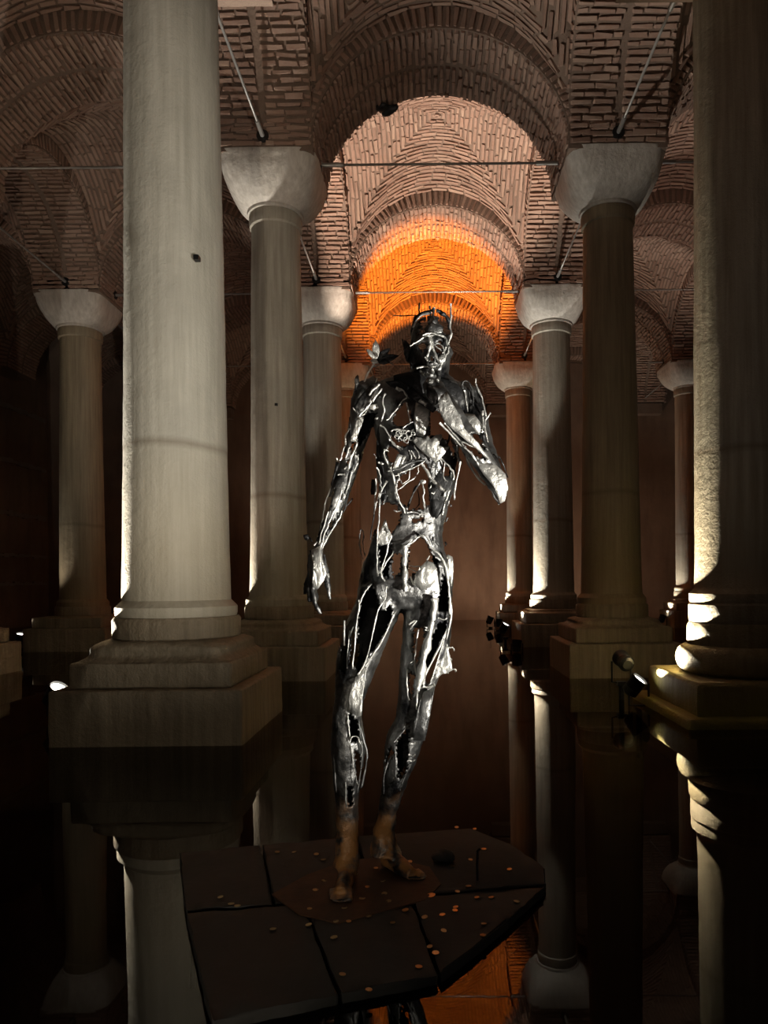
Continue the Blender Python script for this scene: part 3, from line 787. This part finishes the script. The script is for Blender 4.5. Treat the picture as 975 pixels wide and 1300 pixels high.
def plate(pts, dy, mat='steel_pale', name='steel_plate', curve=.02, label=None, th=.006, tilt=0):
    """cut sheet: outline from photo points, bellied, with thickness"""
    bm = bmesh.new(); cx = sum(p[0] for p in pts)/len(pts); cy = sum(p[1] for p in pts)/len(pts)
    R_ = max(math.hypot(x-cx, y-cy) for x, y in pts)
    vs_ = [bm.verts.new(P(x, y, D0+dy)) for x, y in pts]
    fc = bm.faces.new(vs_)
    bmesh.ops.triangulate(bm, faces=[fc]); bmesh.ops.subdivide_edges(bm, edges=bm.edges[:], cuts=3, use_grid_fill=True)
    for v_ in bm.verts:
        x, y = proj(v_.co); k = 1-min(1, math.hypot(x-cx, y-cy)/R_)**2
        v_.co.y -= curve*.6*k+mnoise.noise(v_.co*60)*.004-tilt*(x-cx)/R_+.002*math.sin(x*1.3)*math.sin(y*1.1)
    bmesh.ops.recalc_face_normals(bm, faces=bm.faces)
    me_ = bpy.data.meshes.new(name); bm.to_mesh(me_); bm.free()
    me_.materials.append(M[mat]); o = bpy.data.objects.new(name, me_); COL.objects.link(o); adopt(o)
    me_.polygons.foreach_set('use_smooth', [True]*len(me_.polygons))
    s = o.modifiers.new('t', 'SOLIDIFY'); s.thickness = th; s.offset = 0
    if label: o['label'] = label
    return o
# torso: rods and scraps
FR = -.165
wr(C_([(310,325),(350,285),(405,215),(440,165),(470,155)]), FR, 1.0)
wr(C_([(465,190),(480,270),(490,340)]), FR, .9)
wr(C_([(435,385),(480,355),(525,340)]), FR, .9)
wr(C_([(260,365),(300,400),(340,470),(370,520),(420,560)]), FR, 1.1)
wr(C_([(300,120),(280,180),(290,260),(270,340)]), FR, 1.3)
wr(C_([(250,40),(210,130),(180,200),(130,260),(90,300)]), -.14, 1.6)
wr(C_([(380,80),(440,100),(470,150)]), FR, 1.4)
wr(C_([(340,410),(380,400),(430,400),(480,410),(520,400)]), FR, 1.2)
for cx, cy, r in ((405,430,24),(440,455,28),(480,430,22),(500,465,18),(425,420,16),(390,455,17),(460,480,20),(515,430,14)):
    wr(C_([(cx+r*math.cos(a), cy+r*math.sin(a)) for a in [k*PI/4 for k in range(9)]]), FR-.004, .8, name='wire_ring')
wr(C_([(330,470),(380,520),(430,545)]), FR, 1.2); wr(C_([(480,560),(500,600),(490,660)]), FR, .8)
wr(C_([(520,520),(560,590),(550,640),(520,600),(500,560)]), FR, 1.0)
wr(C_([(350,720),(430,690),(520,650),(610,630)]), FR-.01, 1.5, 'steel'); wr(C_([(375,760),(450,720),(530,690),(605,640)]), FR-.01, 1.0)
wr(C_([(400,740),(420,800),(440,815),(480,780),(490,700)]), FR, .9); wr(C_([(395,865),(460,820),(535,760)]), FR, 1.0)
wr(C_([(580,660),(620,720),(660,780),(720,840),(770,880)]), FR-.01, 2.1)
wr(C_([(555,690),(555,720),(545,750)]), FR, 1.0); wr(C_([(570,800),(530,870),(500,930)])+D_([(480,150)]), (-.1, -.05), 1.1, 'steel')
wr(C_([(545,830),(500,920)])+D_([(460,190)]), (-.08, -.05), 1.7, 'steel_black_shade'); wr(C_([(580,800),(600,870)])+D_([(590,80),(610,165)]), FR+.02, 1.3)
wr(C_([(575,795),(590,810),(600,800)]), FR, 2.4)
wr(C_([(550,860),(560,975)])+D_([(530,160)]), .05, .9, 'steel_black_shade')
wr(C_([(300,550),(290,600),(330,680),(360,760),(380,860),(400,930)])+D_([(430,140),(460,200)]), (FR, -.12), 1.5)
wr(C_([(235,690),(260,760),(265,830)]), -.13, 1.0); wr(C_([(225,780),(225,870),(215,975)])+D_([(210,200)]), -.10, 1.1)
wr(C_([(310,800),(270,870),(250,940)])+D_([(255,90),(250,250),(240,400),(235,560),(240,680)]), (-.12, -.15), 1.2)
wr(D_([(270,0),(240,80),(215,190)]), -.11, 1.0); wr(D_([(215,190),(190,330),(180,400)]), -.05, .9, 'steel_black_shade')
wr(C_([(730,620),(790,680),(830,740),(820,790)]), FR, 1.2); wr(C_([(755,650),(750,760),(780,800)]), FR, .9)
wr(C_([(800,860),(770,940)])+D_([(745,180),(740,240)]), (-.12, -.12), 1.5); wr(C_([(880,650),(860,760),(835,860),(830,945)]), -.24, 1.3)
wr(C_([(815,520),(850,560),(870,620),(880,660)]), -.22, 2.2, 'steel'); wr(C_([(805,430),(780,500),(760,540)]), -.1, 1.6, 'steel_black_shade')
wr(C_([(590,540),(640,600),(700,670)]), FR-.012, 1.1)
plate(C_([(510,480),(540,460),(600,470),(625,450),(650,480),(690,445),(735,440),(735,465),(705,475),(715,505),(705,525),(760,540),(800,530),(740,610),(690,655),(620,600),(540,530)]), FR-.01, label='pale ragged chest plate', curve=.03)
plate(C_([(535,190),(580,210),(640,255),(632,350),(600,460),(545,445),(520,330)]), FR+.004, 'steel_pale', curve=.015, label='grey breast plate')
plate(C_([(395,590),(435,600),(400,690),(350,715)]), FR, label='small pale rib plate'); plate(C_([(440,600),(460,605),(430,680),(415,680)]), FR)
plate(C_([(640,700),(720,650),(750,760),(800,765),(825,800),(780,900),(740,975),(660,975),(630,850)]), -.11, 'steel_black_shade', curve=.03)
plate(D_([(635,-5),(795,-5),(745,180),(690,240),(660,200),(650,90)]), -.10, 'steel_black_shade', curve=.03)
plate(C_([(245,360),(290,430),(300,600),(330,700),(370,830),(340,930),(290,975),(280,880),(235,700),(235,500)]), -.08, 'steel_black_shade', curve=.03)
plate(C_([(195,785),(225,790),(225,900),(190,900),(200,845)]), .02, 'steel_black_shade')
# pelvis
wr(D_([(470,190),(520,185),(600,195)]), -.13, .9); wr(D_([(480,215),(540,210),(590,215)]), -.13, .9)
wr(D_([(455,450),(480,430),(530,400),(580,360),(620,400),(650,455),(700,500),(750,560),(775,640),(790,760),(800,880),(800,975)]), (-.14, -.12), 2.0)
wr(D_([(450,440),(450,560),(450,700),(460,800)]), -.145, 4.0); wr(D_([(480,600),(540,605),(590,600)]), -.14, 1.0); wr(D_([(480,620),(550,650)]), -.14, 1.0); wr(D_([(490,680),(520,750)]), -.14, 1.2)
wr(D_([(350,370),(320,440),(300,540),(270,630),(275,690),(300,720)]), -.14, 1.3); wr(D_([(365,490),(310,570),(270,650)]), -.14, 1.0)
wr(D_([(640,520),(620,555)]), -.16, 1.2); wr(D_([(640,370),(665,440)]), -.14, .9, 'steel_black_shade')
plate(D_([(620,560),(660,575),(695,620),(690,700),(650,760),(580,790),(520,740),(535,670),(570,610)]), -.15, curve=.05, label='rounded pale belly plate')
plate(D_([(300,240),(315,300),(355,370),(330,430),(270,440),(240,425),(245,355)]), -.13, curve=.02, label='pale pointed hip shard')
wr(D_([(300,260),(310,310),(330,350)]), -.15, 1.0)
wr(D_([(130,550),(105,470),(100,360),(115,320),(130,350),(125,450),(140,520)]), 0, .9, 'steel')
plate(D_([(780,510),(820,530),(825,640),(810,760),(790,700),(775,600)]), -.08, curve=.01)
# thighs and shins
wr(D_([(190,740),(130,820),(100,900),(95,975)])+E_([(250,10),(235,130),(215,350),(205,480)]), -.15, 1.1)
wr(D_([(305,760),(300,860)])+E_([(390,60),(350,190),(300,420),(240,520)]), -.15, 1.1)
wr(E_([(500,80),(440,220),(380,330),(320,420),(290,470)]), -.13, 1.7); wr(E_([(150,150),(145,320)]), -.12, 1.2); wr(E_([(190,220),(170,350),(165,480)]), -.13, 1.0)
wr(E_([(210,190),(185,250)]), -.13, .8); wr(E_([(175,560),(175,650)]), -.12, .9); wr(E_([(860,200),(800,330),(720,500),(690,570)]), -.13, 1.2); wr(E_([(855,200),(790,420),(740,570)]), -.12, 1.0)
wr(E_([(770,0),(760,100),(740,220),(710,340),(680,480),(650,640)]), -.13, 5.5, label='broad pale thigh strut')
wr(E_([(655,210),(640,350),(630,430),(640,520)]), -.11, 1.0); wr(E_([(590,180),(640,150),(600,210)]), -.11, 1.4); wr(E_([(600,440),(640,425)]), -.11, .8)
wr(E_([(875,0),(880,130),(850,280)]), -.09, 1.7); wr(E_([(790,130),(830,145),(860,130)]), -.11, 1.1); wr(E_([(580,490),(575,580),(590,700)]), -.10, 1.2)
wr(E_([(690,600),(720,610),(765,590)]), -.10, 2.2); wr(E_([(665,700),(720,690),(735,680)]), -.10, .8); wr(E_([(620,830),(690,815)]), -.10, .8); wr(E_([(650,640),(645,760)]), -.11, 1.6)
plate(E_([(850,290),(845,320),(860,345),(850,400),(870,420),(865,480),(890,490),(850,510),(820,515),(770,560),(765,545),(800,440)]), -.05, curve=.02, label='grey splash shaped side flare')
for e in ([(850,345),(880,335),(900,345),(903,357)], [(860,485),(895,483),(915,490),(912,500)], [(820,512),(850,505),(862,515)], [(850,400),(880,410),(885,422)]): wr(E_(e), -.05, 1.0)
plate(E_([(235,520),(290,450),(300,480),(275,660),(265,800),(240,810),(190,770),(175,700),(200,600)]), -.135, curve=.03, label='smooth pale knee plate')
plate(E_([(690,640),(765,610),(750,700),(715,830),(700,975),(620,975),(625,860),(660,730)]), -.10, 'steel', curve=.03)
wr(E_([(170,790),(175,880),(185,975)])+F_([(215,100),(195,230),(190,340),(200,520)]), (-.13, -.1), 1.1); wr(E_([(245,820),(265,975)])+F_([(285,80),(300,200),(270,430)]), (-.13, -.1), 1.1, 'steel')
wr(F_([(220,110),(235,75),(260,75),(280,95),(290,130)]), -.13, 1.1); wr(F_([(225,130),(245,260),(270,380)]), -.12, .9); wr(E_([(130,750),(160,850)]), -.11, 1.2)
wr(F_([(120,190),(125,330),(135,430)]), -.09, 1.0, 'steel'); wr(F_([(280,0),(325,160),(320,270),(290,400)]), -.08, 1.5, 'steel')
wr(F_([(505,120),(510,220),(515,360)]), -.08, .9, 'steel'); wr(F_([(500,110),(560,40),(600,0)]), -.08, 1.2, 'steel'); wr(F_([(480,200),(440,320),(435,440)]), -.05, 1.3, 'steel'); wr(F_([(615,200),(615,240),(560,350),(535,420)]), -.07, 1.3, 'steel')
for z in (115, 190, 225): wr(F_([(600,z),(618,z+6),(636,z-2)]), -.1, 1.2)
# head: cage of the skull, spikes, brow
HF = -.12
wr(K_([(235,470),(215,380),(235,290),(290,190),(370,150),(460,130)]), (.0, -.05), 2.6, 'steel_black_shade', 'skull_band'); wr(K_([(225,340),(260,250),(330,185),(440,165)]), (-.06, -.10), 1.6, name='skull_band')
wr(K_([(500,130),(570,165),(630,220),(655,290),(650,360)]), (-.05, -.02), 2.6, 'steel_black_shade', 'skull_band'); wr(K_([(470,110),(465,200),(480,300),(490,380)]), (-.08, -.125), 2.2, 'steel', 'skull_band')
wr(K_([(420,90),(430,200),(400,330)]), (-.03, -.10), 1.6, 'steel_black_shade', 'skull_band'); wr(K_([(430,150),(425,260),(410,320)]), (.09, .11), 1.4, 'steel_black_shade', 'skull_band')
wr(K_([(0,185),(130,192),(290,188)]), -.02, .9, 'steel_black_shade', 'spike'); wr(K_([(300,45),(300,120),(290,200)]), -.02, 1.0, 'steel', 'spike'); wr(K_([(430,85),(425,130)]), -.04, .8, 'steel', 'spike')
wr(K_([(665,55),(672,200),(665,330),(680,410),(650,490),(610,560)]), -.09, 1.5, name='spike', label='long pale rod rising beside the skull')
wr(K_([(685,400),(655,440)]), -.09, 1.2, name='spike')
plate(K_([(440,280),(520,310),(575,330),(570,400),(480,420),(410,390),(400,360),(450,340)]), HF, 'steel', 'brow_plate', .015); plate(K_([(455,240),(495,245),(500,310),(450,310)]), HF+.01, 'steel', 'brow_plate')
wr(K_([(190,550),(260,510),(330,470),(390,430),(480,420)]), HF-.015, 1.2, name='brow_rod'); wr(K_([(340,430),(400,400),(470,400),(560,430),(615,470),(620,560)]), HF-.015, 1.4, name='brow_rod')
wr(K_([(420,450),(430,540),(400,640),(390,700)]), HF-.03, 2.6, name='nose_rod'); wr(K_([(450,470),(460,570),(500,680),(540,760)]), HF-.02, 2.0, name='nose_rod'); wr(K_([(370,690),(400,720),(450,745)]), HF-.03, 1.5, name='nose_rod')
wr(K_([(480,470),(510,500),(480,540),(530,580),(560,610)]), HF-.005, 1.3, name='eye_wire'); wr(K_([(500,520),(560,540),(590,600),(570,640)]), HF-.005, 1.2, name='eye_wire'); wr(K_([(300,530),(350,500),(390,540)]), HF, 1.0, 'steel', 'eye_wire')
wr(K_([(640,560),(645,600),(600,690),(560,780),(530,830)]), -.09, 2.0, name='cheek_rod'); wr(K_([(610,560),(590,650),(560,720)]), -.10, 1.4, name='cheek_rod')
wr(K_([(270,810),(350,790),(420,800),(470,850),(490,890)]), HF-.02, 1.5, name='lip_rod'); wr(K_([(390,760),(450,790),(510,790)]), HF-.02, 1.2, name='lip_rod'); wr(K_([(300,840),(360,870),(400,850)]), HF-.01, 1.6, 'steel', 'lip_rod')
for u, v, r in ((345,885,2.3),(390,895,1.8),(440,970,3.0),(415,885,1.6),(320,860,1.5),(500,900,1.8),(520,960,1.6)): wr(K_([(u-6,v-8),(u,v),(u+8,v+6)]), HF-.03 if v < 920 else -.26, r, name='weld_bead')
plate(K_([(210,480),(270,560),(260,680),(290,800),(200,830),(190,700),(200,600)]), -.06, 'steel_black_shade', 'cheek_plate'); plate(K_([(120,480),(150,500),(190,560),(190,700),(150,690),(115,600)]), .02, 'steel_black_shade', 'ear_plate')
wr(K_([(100,470),(115,560)]), .02, 1.2, 'steel_black_shade'); plate(K_([(530,680),(590,640),(600,700),(550,770),(510,760)]), -.105, 'steel_pale', 'cheek_plate')
# neck and collar: plates with the shade put into their colour
plate(K_([(0,900),(180,870),(300,880),(380,960),(420,1100),(350,1180),(240,1180),(100,1080),(0,960)]), -.10, 'steel_black_shade', 'collar_plate', .03)
plate(K_([(520,920),(640,970),(760,1020),(800,1090),(790,1300),(720,1290),(640,1120),(560,960)]), -.08, 'steel_black_shade', 'collar_plate', .03)
plate(C_([(300,30),(400,20),(520,90),(620,170),(700,240),(670,270),(600,230),(500,170),(430,110),(340,70)]), -.145, 'steel_black_shade', 'collar_plate', .02)
wr(C_([(570,175),(600,200),(620,215)]), -.17, 3.0); wr(C_([(385,80),(415,95)]), -.165, 2.0)
# hanging arm
plate(G_([(620,385),(670,410),(640,500),(600,600),(585,655),(525,650),(550,560),(590,450)]), -.055, label='pale upper arm plate', curve=.02, name='arm_plate')
plate(G_([(575,300),(640,200),(760,60),(830,70),(800,200),(700,300),(640,370),(600,390)]), -.10, 'steel', 'shoulder_plate', .05); plate(G_([(730,290),(800,270),(810,310),(760,330),(720,320)]), -.13, 'steel_pale', 'shoulder_plate')
wr(G_([(720,180),(760,120),(830,60)]), -.155, 1.9); wr(G_([(750,240),(800,170),(850,110)]), -.155, 1.9)
for pts, d, r, m in (([(600,370),(555,300)],-.08,1,'steel_pale'), ([(800,0),(700,330),(620,390)],-.09,1,'steel_pale'), ([(515,520),(480,600),(470,700)],-.04,1.4,'steel_pale'), ([(600,660),(560,760),(530,830),(500,960)],-.06,1.7,'steel_pale'),
    ([(470,700),(440,800),(420,850)],-.05,1.4,'steel_pale'), ([(520,710),(490,790),(475,830)],-.06,1.2,'steel_pale'), ([(610,790),(600,880),(560,970)],-.05,1.2,'steel_pale'), ([(385,820),(400,860)],-.04,2,'steel_pale'),
    ([(460,940),(490,910)],-.07,1.2,'steel_pale'), ([(400,1000),(450,990),(480,1010)],-.07,1.2,'steel_pale'), ([(550,950),(520,1060),(480,1200)],-.05,1.3,'steel_pale'), ([(520,400),(530,640)],-.02,1.6,'steel_black_shade'), ([(400,870),(350,1050),(340,1150)],-.03,2.4,'steel_black_shade')):
    wr(G_(pts), d, r, m)
for pts, d, r, m in (([(300,0),(260,120),(235,250),(205,400),(180,480)],-.05,1.1,'steel_pale'), ([(410,0),(385,120),(330,240),(270,380),(225,520),(205,600)],-.09,1.3,'steel_pale'), ([(415,220),(390,290),(320,400),(260,500),(225,590)],-.08,1.3,'steel_pale'),
    ([(280,220),(250,330),(210,450),(190,540)],-.085,1.2,'steel_pale'), ([(310,200),(270,330),(240,440)],-.07,1.0,'steel'), ([(440,60),(430,120)],-.06,2,'steel_pale'), ([(520,100),(460,170),(440,200)],-.03,1.2,'steel_black_shade'), ([(480,20),(440,200),(360,330),(300,430)],-.04,1.3,'steel_black_shade'),
    ([(45,465),(90,475),(130,520)],-.04,1.2,'steel_black_shade'), ([(140,550),(170,520)],-.09,1.2,'steel_pale'), ([(240,640),(260,740),(290,820)],-.05,1.2,'steel_black_shade'), ([(285,825),(278,880)],-.07,1.4,'steel_pale'), ([(110,600),(95,700),(90,850),(120,1050),(160,1160)],-.03,1.6,'steel_black_shade')):
    wr(H_(pts), d, r, m)
plate(H_([(45,455),(85,450),(100,490),(70,505),(50,490)]), -.04, 'steel_black_shade', 'steel_scrap')
plate(H_([(120,600),(200,560),(230,700),(270,830),(240,900),(180,980),(130,960),(150,850),(150,720)]), -.09, 'steel_pale', 'hand_plate', .03)
# raised arm
plate(J_([(190,300),(220,240),(270,210),(330,330),(390,440),(430,550),(560,680),(650,820),(560,740),(430,640),(330,560),(250,480),(200,380)]), -.315, 'steel_pale', 'forearm_plate', .035, label='long pale forearm plate')
plate(J_([(540,790),(640,860),(720,880),(800,960),(825,1080),(800,1200),(760,1220),(700,1080),(600,960),(530,850)]), -.285, 'steel_pale', 'forearm_plate', .04, label='bright hammered elbow plate')
o = wr(J_([(205,485),(280,560),(350,640),(430,710),(520,800),(560,880)]), (-.33, -.30), 1.5, 'steel_pale', label='copper toned rod under the forearm')
wr(J_([(250,480),(320,570),(400,660)]), -.325, 1.3); wr(J_([(430,710),(400,650),(540,720),(650,820)]), -.32, 1.0)
for pts, d, r, m in (([(440,760),(480,860),(550,980),(620,1050)],-.25,1.4,'steel_pale'), ([(420,740),(460,850),(520,950),(590,1030)],-.24,1.4,'steel'), ([(620,1050),(680,1100),(710,1180),(750,1225)],-.22,1.3,'steel'), ([(540,900),(580,980)],-.24,1,'steel_pale'),
    ([(405,240),(410,130),(430,100),(470,110),(500,180),(510,290),(500,400)],-.06,1.1,'steel'), ([(415,115),(410,240),(395,400)],-.06,.9,'steel'), ([(430,180),(445,280),(465,380)],-.07,1.4,'steel_pale'), ([(530,80),(545,150),(590,260),(620,370),(630,460)],-.08,1.4,'steel_pale'),
    ([(530,190),(580,260),(610,330)],-.07,1.4,'steel'), ([(670,390),(630,450),(620,520),(640,640),(690,760)],-.12,1.3,'steel_pale'), ([(600,370),(600,440),(610,560)],-.1,2.0,'steel_pale'), ([(485,555),(520,550),(555,580)],-.09,1.5,'steel_pale'), ([(480,600),(560,690),(640,760)],-.14,1.4,'steel'),
    ([(600,600),(650,740),(720,860)],-.16,2.4,'steel_black_shade'), ([(735,795),(755,800),(790,870),(825,980)],-.17,1.0,'steel'), ([(390,260),(390,420)],-.05,2.5,'steel_black_shade')):
    wr(J_(pts), d, r, m)
plate(J_([(400,430),(440,400),(520,420),(570,490),(610,540),(600,620),(550,590),(500,545),(460,560),(410,520)]), -.08, 'steel_pale', 'shoulder_plate', .05)
plate(J_([(200,80),(280,120),(400,180),(480,290),(560,410),(590,470),(520,430),(440,400),(400,430),(370,400),(300,220)]), -.02, 'steel_black_shade', 'shoulder_plate', .03)
plate(J_([(85,130),(150,160),(250,200),(200,290),(150,340),(90,250)]), -.26, 'steel', 'wrist_plate', .03)
# steel flower on the left shoulder
FL = empty('steel_flower', (0, 0, 0)); FL.parent = STA; FL.matrix_parent_inverse = Matrix.Translation(-STA.location)
Hh = crop(440, 370, 4.875)
def leaf(base, tip, w, dy, mat):
    (x0, y0), (x1, y1) = base, tip; nx, ny = -(y1-y0), (x1-x0); L = math.hypot(nx, ny); nx, ny = nx/L, ny/L
    pr = [(0, .25), (.25, .8), (.5, 1), (.75, .65), (1, 0.02)]
    l = [(x0+(x1-x0)*t_+nx*w*k, y0+(y1-y0)*t_+ny*w*k) for t_, k in pr]; r = [(x0+(x1-x0)*t_-nx*w*k, y0+(y1-y0)*t_-ny*w*k) for t_, k in reversed(pr)]
    o = plate(l+r[1:], dy, mat, 'leaf', .015); o.parent = FL; o.matrix_parent_inverse = Matrix.Identity(4); return o
for b, tp, w, dy, m in (([(185,420),(178,300)],0,4.6,-.04,'steel_pale'), ([(180,425),(125,355)],0,3.2,-.05,'steel_pale'), ([(190,425),(270,350)],0,3.8,-.01,'steel_black_shade'), ([(195,435),(325,398)],0,4.8,-.02,'steel_black_shade'), ([(190,430),(235,365)],0,3.4,.02,'steel_black_shade'), ([(190,440),(270,440)],0,3.2,-.04,'steel_black_shade'), ([(150,430),(200,445)],0,3,-.06,'steel_pale'), ([(62,590),(68,515)],0,3.0,-.03,'steel')):
    q = Hh(b); leaf(q[0], q[1], w, dy, m)
for pts, d, r, m in (([(110,560),(125,520),(160,465),(185,430)], -.03, 1.6, 'steel_pale'), ([(60,620),(60,580)], -.03, 1.4, 'steel_black_shade'), ([(160,470),(200,450),(260,440),(290,455)], -.03, 1.0, 'steel')):
    o = wr(Hh(pts), d, r, m, 'stem'); o.parent = FL; o.matrix_parent_inverse = Matrix.Identity(4)
# beading of welds scattered over plates so edges catch light
rw = random.Random(11)
for k in range(60):
    y = rw.uniform(500, 800); x = rw.uniform(474, 574) if y < 740 else rw.choice([rw.uniform(445, 505), rw.uniform(515, 572)])
    a = rw.uniform(0, PI); l = rw.uniform(2, 8)
    if any(inside(p, x, y) for p, b_, m_ in LST): continue
    wr([(x, y), (x+l*math.cos(a)*.6, y+l*math.sin(a)*.6), (x+l*math.cos(a+.3), y+l*math.sin(a+.3))], -.15+.02*rw.random(), rw.uniform(.7, 1.4), rw.choice(['steel_pale', 'steel', 'steel_pale']), 'weld_bead')

# ------------------------------------------------------------------ the slab platform under the figure, coins, supports
PZ = -.006
def PZp(px, py, z=PZ):
    dy = py-VY; dx = px-VX; dx, dy = dx-ROLL*dy, dy+ROLL*dx
    Y = (CAMZ-z)*FPX/dy; return Vector((dx*Y/FPX, Y, z))
t = NT('wet_slate_slab'); c = t.coord()
M['slate'] = t.set(Base_Color=t.mix(t.noise(c, 4, 6, .65), (.02, .019, .017), (.055, .052, .046)), Roughness=.7, Normal=t.bump(t.noise(c, 12, 5, .6), .4, .01))
PL = empty('stone_platform', PZp(440, 1150)); tag(PL, 'low square platform of dark wet slabs just under the water beneath the steel figure', 'platform')
B = PZp(268, 1296); u = PZp(556, 1238)-B; vv = PZp(229, 1082)-B
rs = random.Random(5)
for sl in ([(228,1082),(330,1072),(346,1148),(236,1156)], [(236,1158),(384,1148),(430,1263),(268,1297)], [(387,1148),(521,1140),(556,1238),(433,1262)], [(524,1140),(692,1126),(645,1168),(600,1205),(559,1236)],
           [(333,1072),(450,1062),(470,1142),(349,1147)], [(453,1062),(598,1052),(650,1072),(692,1102),(694,1123),(474,1142)]):
    q = [PZp(x, y, PZ) for x, y in reversed(sl)]; cc = sum(q, Vector())/len(q); n = len(q); dz = rs.uniform(-.004, .003)
    q = [cc+(p-cc)*.988 for p in q]
    v = [Vector((p.x, p.y, PZ-.055)) for p in q]+[Vector((p.x, p.y, PZ+dz)) for p in q]
    f = [tuple(reversed(range(n))), tuple(range(n, 2*n))]+[(k, (k+1) % n, n+(k+1) % n, n+k) for k in range(n)]
    o = mesh_obj('slab', v, f, M['slate']); recalc(o); bv(o, .006, 2)
    o.parent = PL; o.matrix_parent_inverse = Matrix.Translation(-PL.location)
# rusted sheet the feet are welded to
v = []
ring = [(345,1135),(380,1160),(430,1172),(480,1158),(540,1142),(560,1122),(545,1100),(490,1088),(440,1092),(390,1110)]
q = [PZp(x, y, PZ+.007) for x, y in reversed(ring)]; n = len(q)
v = [Vector((p.x, p.y, PZ+.001)) for p in q]+q
t = NT('rusty_sheet'); c = t.coord(); M['rust'] = t.set(Base_Color=t.mix(t.noise(c, 12, 5), (.02, .012, .008), (.16, .07, .025)), Roughness=.7, Normal=t.bump(t.noise(c, 30, 4), .5, .005))
adopt(mesh_obj('foot_plate', v, [tuple(reversed(range(n))), tuple(range(n, 2*n))]+[(k, (k+1) % n, n+(k+1) % n, n+k) for k in range(n)], M['rust']))
mb = MB()
q = [B+u*.06+vv*.06, PZp(590, 1205), PZp(650, 1130), PZp(345, 1090)]
for k in range(4):
    a, b = q[k], q[(k+1) % 4]; mb.tube([Vector((a.x, a.y, PZ-.09)), Vector((b.x, b.y, PZ-.09))], .03, 4)
o = mb.build('frame', M['steel_black_shade']); o.parent = PL; o.matrix_parent_inverse = Matrix.Translation(-PL.location)
for s, t_ in ((.12, .12), (.84, .10), (.12, .9), (1.2, .6)):
    p = B+u*s+vv*t_
    for k in (-1, 1):
        mb = MB(); mb.tube([(p.x+.015*k, p.y, PZ-.06), (p.x+.05*k, p.y, -.62)], .018, 8); o = mb.build('leg', M['steel_black_shade']); o.parent = PL; o.matrix_parent_inverse = Matrix.Translation(-PL.location)
Lc = crop(200, 1030, 1.875)
spots = [(150,204),(175,220),(190,225),(275,280),(285,97),(325,97),(378,102),(376,187),(362,232),(360,270),(425,262),(397,165),(395,115),(445,230),(487,207),(500,180),(503,250),(537,166),(540,196),(550,214),(651,200),(636,252),(678,246),(681,284),(714,191),(710,228),(708,236),(740,178),(777,90),(712,38),(755,42),(775,295),(777,268),(648,322),(662,337),(622,370),(440,388),(503,425),(838,138),(795,205),(700,130),(590,235),(560,265),(600,120),(470,150),(455,262),(520,135),(855,215),(745,115),(420,300),(760,205)]
rc = random.Random(9)
w0 = {(651,200): 'largest brassy coin lying right of the front toes of the right foot'}
where = lambda u_, v_: ('near the left corner of the platform' if u_ < 300 else 'by the left foot' if u_ < 470 else 'between and before the feet' if u_ < 600 else 'right of the figure feet')
for k, (u_, v_) in enumerate(spots):
    x, y = Lc([(u_, v_)])[0]; p = PZp(x, y, PZ+.006); r = rc.uniform(.010, .0135) if (u_, v_) != (651, 200) else .019
    mb = MB(); Mx = Matrix.Rotation(rc.uniform(-.15, .15), 3, 'X') @ Matrix.Rotation(rc.uniform(-.15, .15), 3, 'Y')
    mb.lathe([(r, 0), (r, .0022), (r*.86, .0022), (r*.84, .0016)], (0, 0, 0), 16, Mx); o = mb.build('coin', M['coin']); o.location = p; sharp(o)
    w_ = where(u_, v_)
    if (u_, v_) in w0: tag(o, w0[(u_, v_)], 'coin')
    else: tag(o, 'small round coin scattered on the wet slabs '+w_, 'coin', 'coins scattered '+w_)
# bits of fallen stone on the platform
for px, py, r, lab in ((563, 1095, .04, 'dark lump of stone lying right of the figure feet'), ):
    p = PZp(px, py); bm = bmesh.new(); bmesh.ops.create_icosphere(bm, subdivisions=3, radius=r)
    for v_ in bm.verts: v_.co = Vector((v_.co.x*1.3, v_.co.y, v_.co.z*.7))*(1+.18*math.sin(v_.co.x*90+v_.co.y*60)); 
    m_ = bpy.data.meshes.new('stone'); bm.to_mesh(m_); bm.free(); m_.materials.append(M['slate']); o = bpy.data.objects.new('stone', m_); COL.objects.link(o); o.location = p+Vector((0, 0, r*.75)); tag(o, lab, 'stone')
# thin bent steel stalk standing on the slabs at the right
p = PZp(606, 1118); mb = MB(); mb.tube([p, p+Vector((0, 0, .07)), p+Vector((.002, 0, .13)), p+Vector((.015, 0, .14))], .006, 8); o = mb.build('steel_stalk', M['steel_black_shade'], smooth=True); tag(o, 'thin dark hooked stalk standing on the slabs right of the figure', 'rod')
